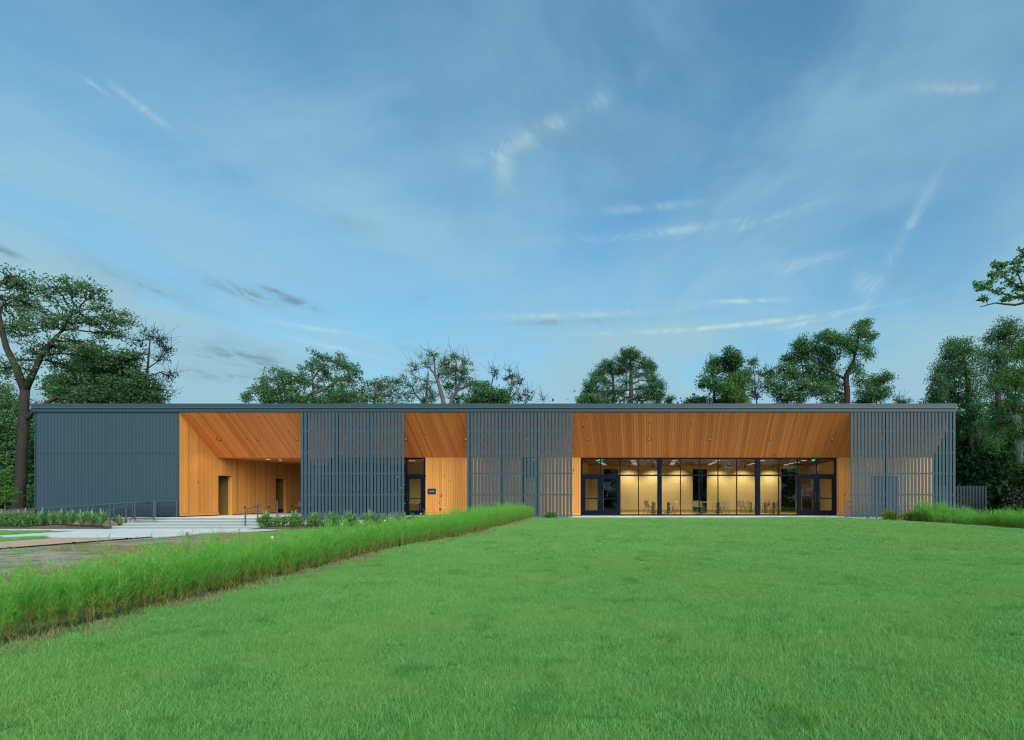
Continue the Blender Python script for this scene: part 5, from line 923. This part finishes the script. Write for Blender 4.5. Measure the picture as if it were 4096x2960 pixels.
bush('golden_shrub', PX(3560, 25.7), 25.7, -0.16, 0.36, 0.24, 'shrub_yel', 'left golden-green shrub before the right slatted screen', 'shrub', 'golden shrubs by the side ramp', 1700, 0.04, 182); bush('golden_shrub', PX(3640, 25.0), 25.0, -0.24, 0.46, 0.27, 'shrub_yel', 'right golden-green shrub before the right slatted screen', 'shrub', 'golden shrubs by the side ramp', 2100, 0.042, 183)
bush('golden_shrub', PX(3860, 25.6), 25.6, -0.42, 0.34, 0.34, 'shrub_yel', 'golden shrub showing behind the feathery clump near the fence', 'shrub', 'golden shrubs by the side ramp', 1100, 0.04, 184); bush('golden_shrub', PX(3960, 26.2), 26.2, -0.45, 0.36, 0.30, 'shrub_yel', 'golden shrub between the fence end and the magnolia', 'shrub', 'golden shrubs by the side ramp', 1100, 0.04, 185)

# ------------------------------------------------------------------ scattered ground cover (geometry nodes)
def scatter(name, variants, pts, rotz, scl, label, material=None, tilt=None):
    coll = bpy.data.collections.new(name + '_variants')
    for i, v in enumerate(variants): o = bpy.data.objects.new(f'{name}_variant', v); coll.objects.link(o)
    m = bpy.data.meshes.new(name); pts = np.asarray(pts, np.float32); m.vertices.add(len(pts)); m.vertices.foreach_set('co', pts.ravel()); m.update()
    rot = np.zeros((len(pts), 3), np.float32); rot[:, 2] = rotz
    if tilt is not None: rot[:, 0] = tilt[0]; rot[:, 1] = tilt[1]
    a = m.attributes.new('rot', 'FLOAT_VECTOR', 'POINT'); a.data.foreach_set('vector', rot.ravel()); a = m.attributes.new('scl', 'FLOAT_VECTOR', 'POINT'); scl = np.asarray(scl, np.float32); scl = np.repeat(scl[:, None], 3, 1) if scl.ndim == 1 else scl; a.data.foreach_set('vector', scl.ravel())
    o = obj(name, m, None); g = bpy.data.node_groups.new(name, 'GeometryNodeTree'); g.interface.new_socket('Geometry', in_out='INPUT', socket_type='NodeSocketGeometry'); g.interface.new_socket('Geometry', in_out='OUTPUT', socket_type='NodeSocketGeometry')
    gi, go = g.nodes.new('NodeGroupInput'), g.nodes.new('NodeGroupOutput'); ip = g.nodes.new('GeometryNodeInstanceOnPoints'); ci = g.nodes.new('GeometryNodeCollectionInfo'); ci.inputs['Collection'].default_value = coll; ci.inputs['Separate Children'].default_value = True; ci.inputs['Reset Children'].default_value = True
    def attr(nm): n = g.nodes.new('GeometryNodeInputNamedAttribute'); n.data_type = 'FLOAT_VECTOR'; n.inputs['Name'].default_value = nm; return n.outputs['Attribute']
    e2r = g.nodes.new('FunctionNodeEulerToRotation'); g.links.new(attr('rot'), e2r.inputs[0]); g.links.new(gi.outputs[0], ip.inputs['Points']); g.links.new(ci.outputs[0], ip.inputs['Instance']); ip.inputs['Pick Instance'].default_value = True; g.links.new(e2r.outputs[0], ip.inputs['Rotation']); g.links.new(attr('scl'), ip.inputs['Scale']); g.links.new(ip.outputs[0], go.inputs[0])
    md = o.modifiers.new('scatter', 'NODES'); md.node_group = g; tag(o, label, kind='stuff'); return o
def blades_mesh(name, n, half, hmin, hmax, w, seed, matname, lean=0.5, clumpy=0.0):
    rs = np.random.RandomState(seed); P = rs.uniform(-half, half, (n, 2))
    a = rs.uniform(0, 6.283, n); h = rs.uniform(hmin, hmax, n); seed_ = rs.uniform(0, 1, n) < (0.10 if matname == 'grass' else 0.0); h = np.where(seed_, h * 1.55, h); ln = lean * rs.uniform(0.1, 1.0, n) * h; dx, dy = np.cos(a), np.sin(a); b = rs.uniform(0, 6.283, n); sx, sy = np.cos(b) * w / 2, np.sin(b) * w / 2
    V = np.zeros((n, 5, 3)); z = np.zeros(n)
    V[:, 0] = np.stack([P[:, 0] - sx, P[:, 1] - sy, z], 1); V[:, 1] = np.stack([P[:, 0] + sx, P[:, 1] + sy, z], 1)
    m_ = np.stack([P[:, 0] + dx * ln * .35, P[:, 1] + dy * ln * .35, h * .58], 1); off = np.stack([sx, sy, z], 1) * .8
    V[:, 2] = m_ + off; V[:, 3] = m_ - off; V[:, 4] = np.stack([P[:, 0] + dx * ln, P[:, 1] + dy * ln, h], 1)
    base = np.arange(n) * 5; Q = np.stack([base, base + 1, base + 2, base + 3], 1); T = np.stack([base + 3, base + 2, base + 4, base + 4], 1)
    faces = [tuple(q) for q in Q.tolist()] + [(t[0], t[1], t[2]) for t in T.tolist()]
    me = bpy.data.meshes.new(name); me.from_pydata(V.reshape(-1, 3).tolist(), [], faces); me.update(); r = np.where(seed_, 1.6, rs.uniform(0, 1, n)); at = me.attributes.new('rnd', 'FLOAT', 'FACE'); at.data.foreach_set('value', np.concatenate([r, r]).astype(np.float32)); me.materials.append(M[matname]); return me
def gz_t(x, y): return gz(x, y) + (0.018 * math.sin(x * 1.3 + y * 0.7) * math.cos(y * 0.9 - x * 0.4) if -6 < x < 12 and y < 26 else 0)
rs = np.random.RandomState(200); pts = []; cell = 0.36
for y in np.arange(2.6, 27.75, cell):
    for x in np.arange(-6.6, 14.5, cell):
        if x < -6.55 + 0.92 * sstep(13, 19, y): continue
        if abs(x) > y * 1.35 + 1.5: continue
        xe = 10.6 + (26 - y) * 0.483
        if x > xe + 0.2 or (x > 9.4 and y > 26.6): continue
        px_, py_ = x + rs.uniform(-.15, .15), min(27.6, y + rs.uniform(-.15, .15)); pts.append((px_, py_, gz_t(px_, py_) + 0.002))
pts = np.array(pts)
hs = 0.8 + 0.5 * (0.5 + 0.5 * np.sin(pts[:, 0] * 0.9 + 1.7 * np.sin(pts[:, 1] * 0.5))) * (0.5 + 0.5 * np.sin(pts[:, 1] * 1.1 + pts[:, 0] * 0.35)); hs *= rs.uniform(.85, 1.15, len(pts)); scl = np.stack([np.ones(len(pts)), np.ones(len(pts)), hs], 1)
near = pts[:, 1] < 13
gv = [blades_mesh('grass_tuft', 2600, 0.28, 0.018, 0.054, 0.0031, 210 + i, 'grass', 1.0) for i in range(5)]
scatter('lawn_grass', gv, pts[near], rs.uniform(0, 6.28, near.sum()), scl[near], 'feathery mown lawn grass in the foreground')
gf = [blades_mesh('grass_tuft_far', 900, 0.28, 0.022, 0.066, 0.0055, 220 + i, 'grass', 0.8) for i in range(4)]
scatter('lawn_grass', gf, pts[~near], rs.uniform(0, 6.28, (~near).sum()), scl[~near], 'mown lawn grass rising towards the hall')
sp_ = []                                               # left grass panels and rough verge
for (x0, x1, y0, y1, d) in ((-36, -25.5, 21.3, 24.3, 6.0), (-40, -21.85, 12, 20.4, 4.0), (-17.9, -9, 20.5, 25.2, 3.0)):
    n = int((x1 - x0) * (y1 - y0) * d * 0.9); sp_.append(np.stack([rs.uniform(x0, x1, n), rs.uniform(y0, y1, n)], 1))
sp_ = np.concatenate(sp_); sp_ = np.array([(x, y, gz(x, y) + 0.0) for x, y in sp_ if not (-18.5 < x and y > 20.2 and x < -18.4 + (y - 20.25) * 0.32 + 0.25)])
scatter('verge_grass', gf, sp_, rs.uniform(0, 6.28, len(sp_)), rs.uniform(.7, 1.0, len(sp_)), 'short grass panels beside the concrete walk')
wv = [blades_mesh('weed_tuft', 46, 0.12, 0.03, 0.10, 0.005, 230 + i, 'weed', 1.0) for i in range(4)] + [blades_mesh('weed_green', 60, 0.14, 0.03, 0.09, 0.006, 240 + i, 'grass', 1.0) for i in range(1)]
wp = []
for k in range(5200):
    x, y = rs.uniform(-18.2, -7.6), rs.uniform(5, 23.5)
    if math.sin(x * 1.1 + 2 * math.sin(y * .6)) + math.sin(y * 1.3 + x * .4) + rs.normal() * .6 < (1.1 if x < -14.5 else -0.3): continue
    wp.append((x, y, gz(x, y)))
for k in range(420): y = rs.uniform(3.5, 26.5); x = -6.55 + 0.92 * sstep(13, 19, y) + rs.normal() * .22; wp.append((x, y, gz(x, y)))
wp = np.array(wp); scatter('rough_weeds', wv, wp, rs.uniform(0, 6.28, len(wp)), rs.uniform(.6, 1.4, len(wp)), 'dry weeds and tufts on the bare soil behind the flower hedge')
cg = [blades_mesh('coarse_clump', 46, 0.07, 0.06, 0.15, 0.006, 260 + i, 'weed_lime', 1.1) for i in range(3)]
cp = []
for k in range(45): y = 3.2 + 20 * rs.uniform() ** 1.5; x = rs.uniform(-5.5, 9); cp.append((x, y, gz_t(x, y)))
for px_, py_ in ((2395, 2560), (690, 2890), (1640, 2960), (2150, 2900), (3270, 2900), (420, 2600), (3790, 2390)):
    y = 6.0
    for it in range(8): x = PX(px_, y); y = (CZ - gz(x, y)) * F / (py_ - PYC)
    cp += [(PX(px_, y) + rs.normal() * .05, y + rs.normal() * .05, gz_t(PX(px_, y), y)) for q in range(4)]
cp = np.array(cp); scatter('lawn_weeds', cg, cp, rs.uniform(0, 6.28, len(cp)), rs.uniform(.4, .8, len(cp)), 'scattered coarse grass clumps standing out of the lawn')
# ornamental grass behind the ramp
ov = [blades_mesh('grass_clump', 160, 0.16, 0.35, 0.7, 0.012, 250 + i, 'tall_grass', 0.9) for i in range(3)]
op = np.array([(rs.uniform(-41, -32.2), rs.uniform(28.6, 31.5), -0.30) for k in range(230)]); scatter('ornamental_grass', ov, op, rs.uniform(0, 6.28, len(op)), rs.uniform(.7, 1.1, len(op)), 'yellowish tall grass between the ramp and the oak')
# feathery cosmos hedge
def cosmos_mesh(seed, h=0.85):
    rs = np.random.RandomState(seed); V = []; F_ = []; rnd = []; mi = []
    def strip(p, q, w, m):
        d = q - p; s = np.cross(d, rs.normal(size=3)); s = s / (np.linalg.norm(s) + 1e-9) * w; b = len(V); V.extend([p - s, p + s, q + s * .3, q - s * .3]); F_.append((b, b + 1, b + 2, b + 3)); rnd.append(rs.uniform(0, 1)); mi.append(m)
    top = np.array([rs.normal() * .05, rs.normal() * .05, h]); base = np.zeros(3); k = 6; pts = [base + (top - base) * i / k + rs.normal(size=3) * .008 for i in range(k + 1)]
    for i in range(k):
        strip(pts[i], pts[i + 1], .0055, 2 if i < 4 else 0); strip(pts[i], pts[i + 1], .0055, 2 if i < 4 else 0)
    for b_ in range(26):
        u = rs.uniform(.06, 1.0) ** .85; p = base + (top - base) * u; a = rs.uniform(0, 6.283); ln = (.26 if u > .35 else .17) * rs.uniform(.6, 1.1); el = rs.uniform(.75, 1.38); d = np.array([math.cos(a) * math.cos(el), math.sin(a) * math.cos(el), math.sin(el)]); q = p + d * ln; low = u < .38 and rs.rand() < .55; m = 1 if low else 0
        strip(p, q, .0022, m)
        for t in range(15 if u > .3 else 9):
            v = rs.uniform(.15, 1.0); o_ = p + (q - p) * v; dd = d * 1.0 + rs.normal(size=3) * .62 + np.array([0, 0, .25]); dd /= np.linalg.norm(dd); strip(o_, o_ + dd * rs.uniform(.035, .10), .0019, m)
    me = bpy.data.meshes.new('cosmos_plant'); me.from_pydata([tuple(v) for v in V], [], F_); me.update(); at = me.attributes.new('rnd', 'FLOAT', 'FACE'); at.data.foreach_set('value', np.array(rnd, np.float32))
    for nm in ('cosmos', 'cosmos_low', 'cosmos_stem'): me.materials.append(M[nm])
    me.polygons.foreach_set('material_index', np.array(mi, np.int32)); return me
cv = [cosmos_mesh(300 + i, 0.64 + .03 * i) for i in range(7)]
hp = []; hsz = []
def hedge_front(y): return -6.72 + 0.92 * sstep(13, 19, y)
for k in range(5200):
    y = rs.uniform(4.0, 27.2); u = rs.uniform(0, 1) ** 1.15; x = hedge_front(y) - u * 1.25; far = sstep(5.5, 11.0, y)
    if u > 0.30 and rs.rand() > 0.16 + 0.84 * far: continue
    hp.append((x, y, gz(x, y) - 0.01)); hsz.append((rs.uniform(.48, .70) if rs.rand() < .92 else rs.uniform(.72, .92)) * (1.12 - 0.06 * far) * (1.0 - 0.15 * sstep(25.5, 27.2, y)))
hp = np.array(hp); scatter('cosmos_hedge', cv, hp, rs.uniform(0, 6.28, len(hp)), hsz, 'long feathery green hedge of cosmos along the lawn', tilt=(rs.normal(size=len(hp)) * .05, rs.normal(size=len(hp)) * .05))
rp_ = []; rz_ = []
for (cx_, cy_, sx_, sy_, n_, s_) in ((PX(3740, 24.2), 24.2, .55, .4, 95, .95), (PX(3700, 23.7), 23.7, .4, .3, 35, .6), (PX(3850, 23.4), 23.4, .55, .4, 85, .85), (PX(3950, 22.2), 22.2, .6, .6, 90, .62), (PX(4050, 21.4), 21.4, .7, .7, 130, .75), (PX(4120, 20.6), 20.8, .6, .8, 120, .75)):
    for k in range(n_): x, y = cx_ + rs.normal() * sx_ * .7, cy_ + rs.normal() * sy_ * .7; xe = 10.75 + (26 - y) * 0.483; x = max(x, xe + rs.uniform(0, .2)); rp_.append((x, y, gz(x, y))); rz_.append(s_ * rs.uniform(.85, 1.3))
for k in range(170): y = rs.uniform(19.5, 24.6); x = 10.8 + (26 - y) * 0.483 + abs(rs.normal()) * .3; rp_.append((x, y, gz(x, y))); rz_.append(rs.uniform(.45, .7))
rp_ = np.array(rp_); scatter('cosmos_clumps', cv, rp_, rs.uniform(0, 6.28, len(rp_)), rz_, 'feathery green cosmos clumps along the right lawn edge')
# flowers standing out of the hedge
def petals(c, r, n, tilt, seed):
    rs = np.random.RandomState(seed); mb = MB(); nrm = Vector((rs.normal() * .4, -0.75 + rs.normal() * .3, tilt)).normalized(); u = nrm.orthogonal().normalized(); v = nrm.cross(u)
    for k in range(n):
        a = 2 * math.pi * k / n; f = lambda rr, da, lift: tuple(Vector(c) + (u * math.cos(a + da) + v * math.sin(a + da)) * rr + nrm * lift)
        mb.poly([f(r * .12, 0, 0), f(r * .75, -.34, .004), f(r, -.16, .010), f(r, .16, .010), f(r * .75, .34, .004)])
    return mb, nrm
COLN = {'w': ('white', 'pet_white'), 'p': ('pink', 'pet_pink'), 'm': ('dark maroon', 'pet_maroon')}
flowers = [(464, 2238, 'm', 'largest, at the left end of the hedge over bare soil'), (494, 2250, 'm', 'just right of the largest maroon bloom'), (508, 2256, 'm', 'low beside the largest maroon bloom'), (750, 2136, 'm', 'on the left stalk before the wide steps, upper of two'), (755, 2151, 'm', 'on the left stalk before the wide steps, lower of two'), (873, 2158, 'm', 'small, before the lowest step'),
           (957, 2119, 'm', 'beside the foot of the bench-side handrail'), (962, 2176, 'm', 'sunk in the green below the handrail foot'), (1090, 2150, 'w', 'on a tall stalk, leftmost white one'), (1126, 2094, 'p', 'before the second shrub, left of two'), (1155, 2095, 'p', 'before the second shrub, right of two'), (1353, 2112, 'm', 'under the first slatted screen, upper of two'), (1356, 2139, 'm', 'under the first slatted screen, lower of two'),
           (1371, 2097, 'w', 'below the first slatted screen'), (1468, 2055, 'm', 'at slat height, middle of the first screen'), (1520, 2088, 'm', 'right part of the first screen'), (1539, 2083, 'w', 'small, below the right slats of the first screen'), (1563, 2074, 'p', 'below the right slats of the first screen'), (1684, 2055, 'p', 'before the bottom rail of the lobby door'), (1706, 2026, 'p', 'at the right edge of the lobby door'),
           (1696, 2127, 'm', 'deep in the hedge below the lobby door'), (1778, 2031, 'w', 'before the cedar wall near the outlet'), (1819, 2049, 'm', 'before the cedar wall base'), (1868, 2016, 'm', 'at the left edge of the second screen'), (1896, 2036, 'p', 'at the left slats of the second screen'), (1949, 2047, 'm', 'low before the second screen'), (1970, 2018, 'm', 'high before the second screen'), (2038, 2055, 'p', 'low before the narrow window'), (2054, 2025, 'w', 'high before the second screen'), (2084, 2029, 'p', 'before the narrow lit window')]
for i, (px, py, c, lab) in enumerate(flowers):
    rs2 = np.random.RandomState(400 + i); Xp = -6.9 - rs2.uniform(0, .7) if px < 1900 else -6.2 - rs2.uniform(0, .15); Yp = Xp * F / (px - PXC); z = PZ(py, Yp); g = gz(Xp, Yp); n_, mt = COLN[c]
    fl = tag(empty('cosmos_flower', (Xp, Yp, g)), f'{n_} cosmos bloom, {lab}', 'flower', 'cosmos blooms'); r_ = 0.030 if c == 'm' else 0.022 if c == 'w' else 0.027; mb, nrm = petals((Xp, Yp, z), r_, 8, .45, 500 + i); mb.build('petals', M[mt], fl)
    cc = Vector((Xp, Yp, z)) + nrm * .006; MB().tube([tuple(cc - nrm * .006), tuple(cc + nrm * .004)], [.006, .004], 7).build('flower_centre', M['pollen'], fl); MB().tube([(Xp + .02, Yp, g), (Xp + .01, Yp + .01, (g + z) / 2), tuple(Vector((Xp, Yp, z)) - nrm * .004)], [.005, .004, .003], 5).build('stem', M['cosmos_stem'] if c == 'm' else M['cosmos'], fl)
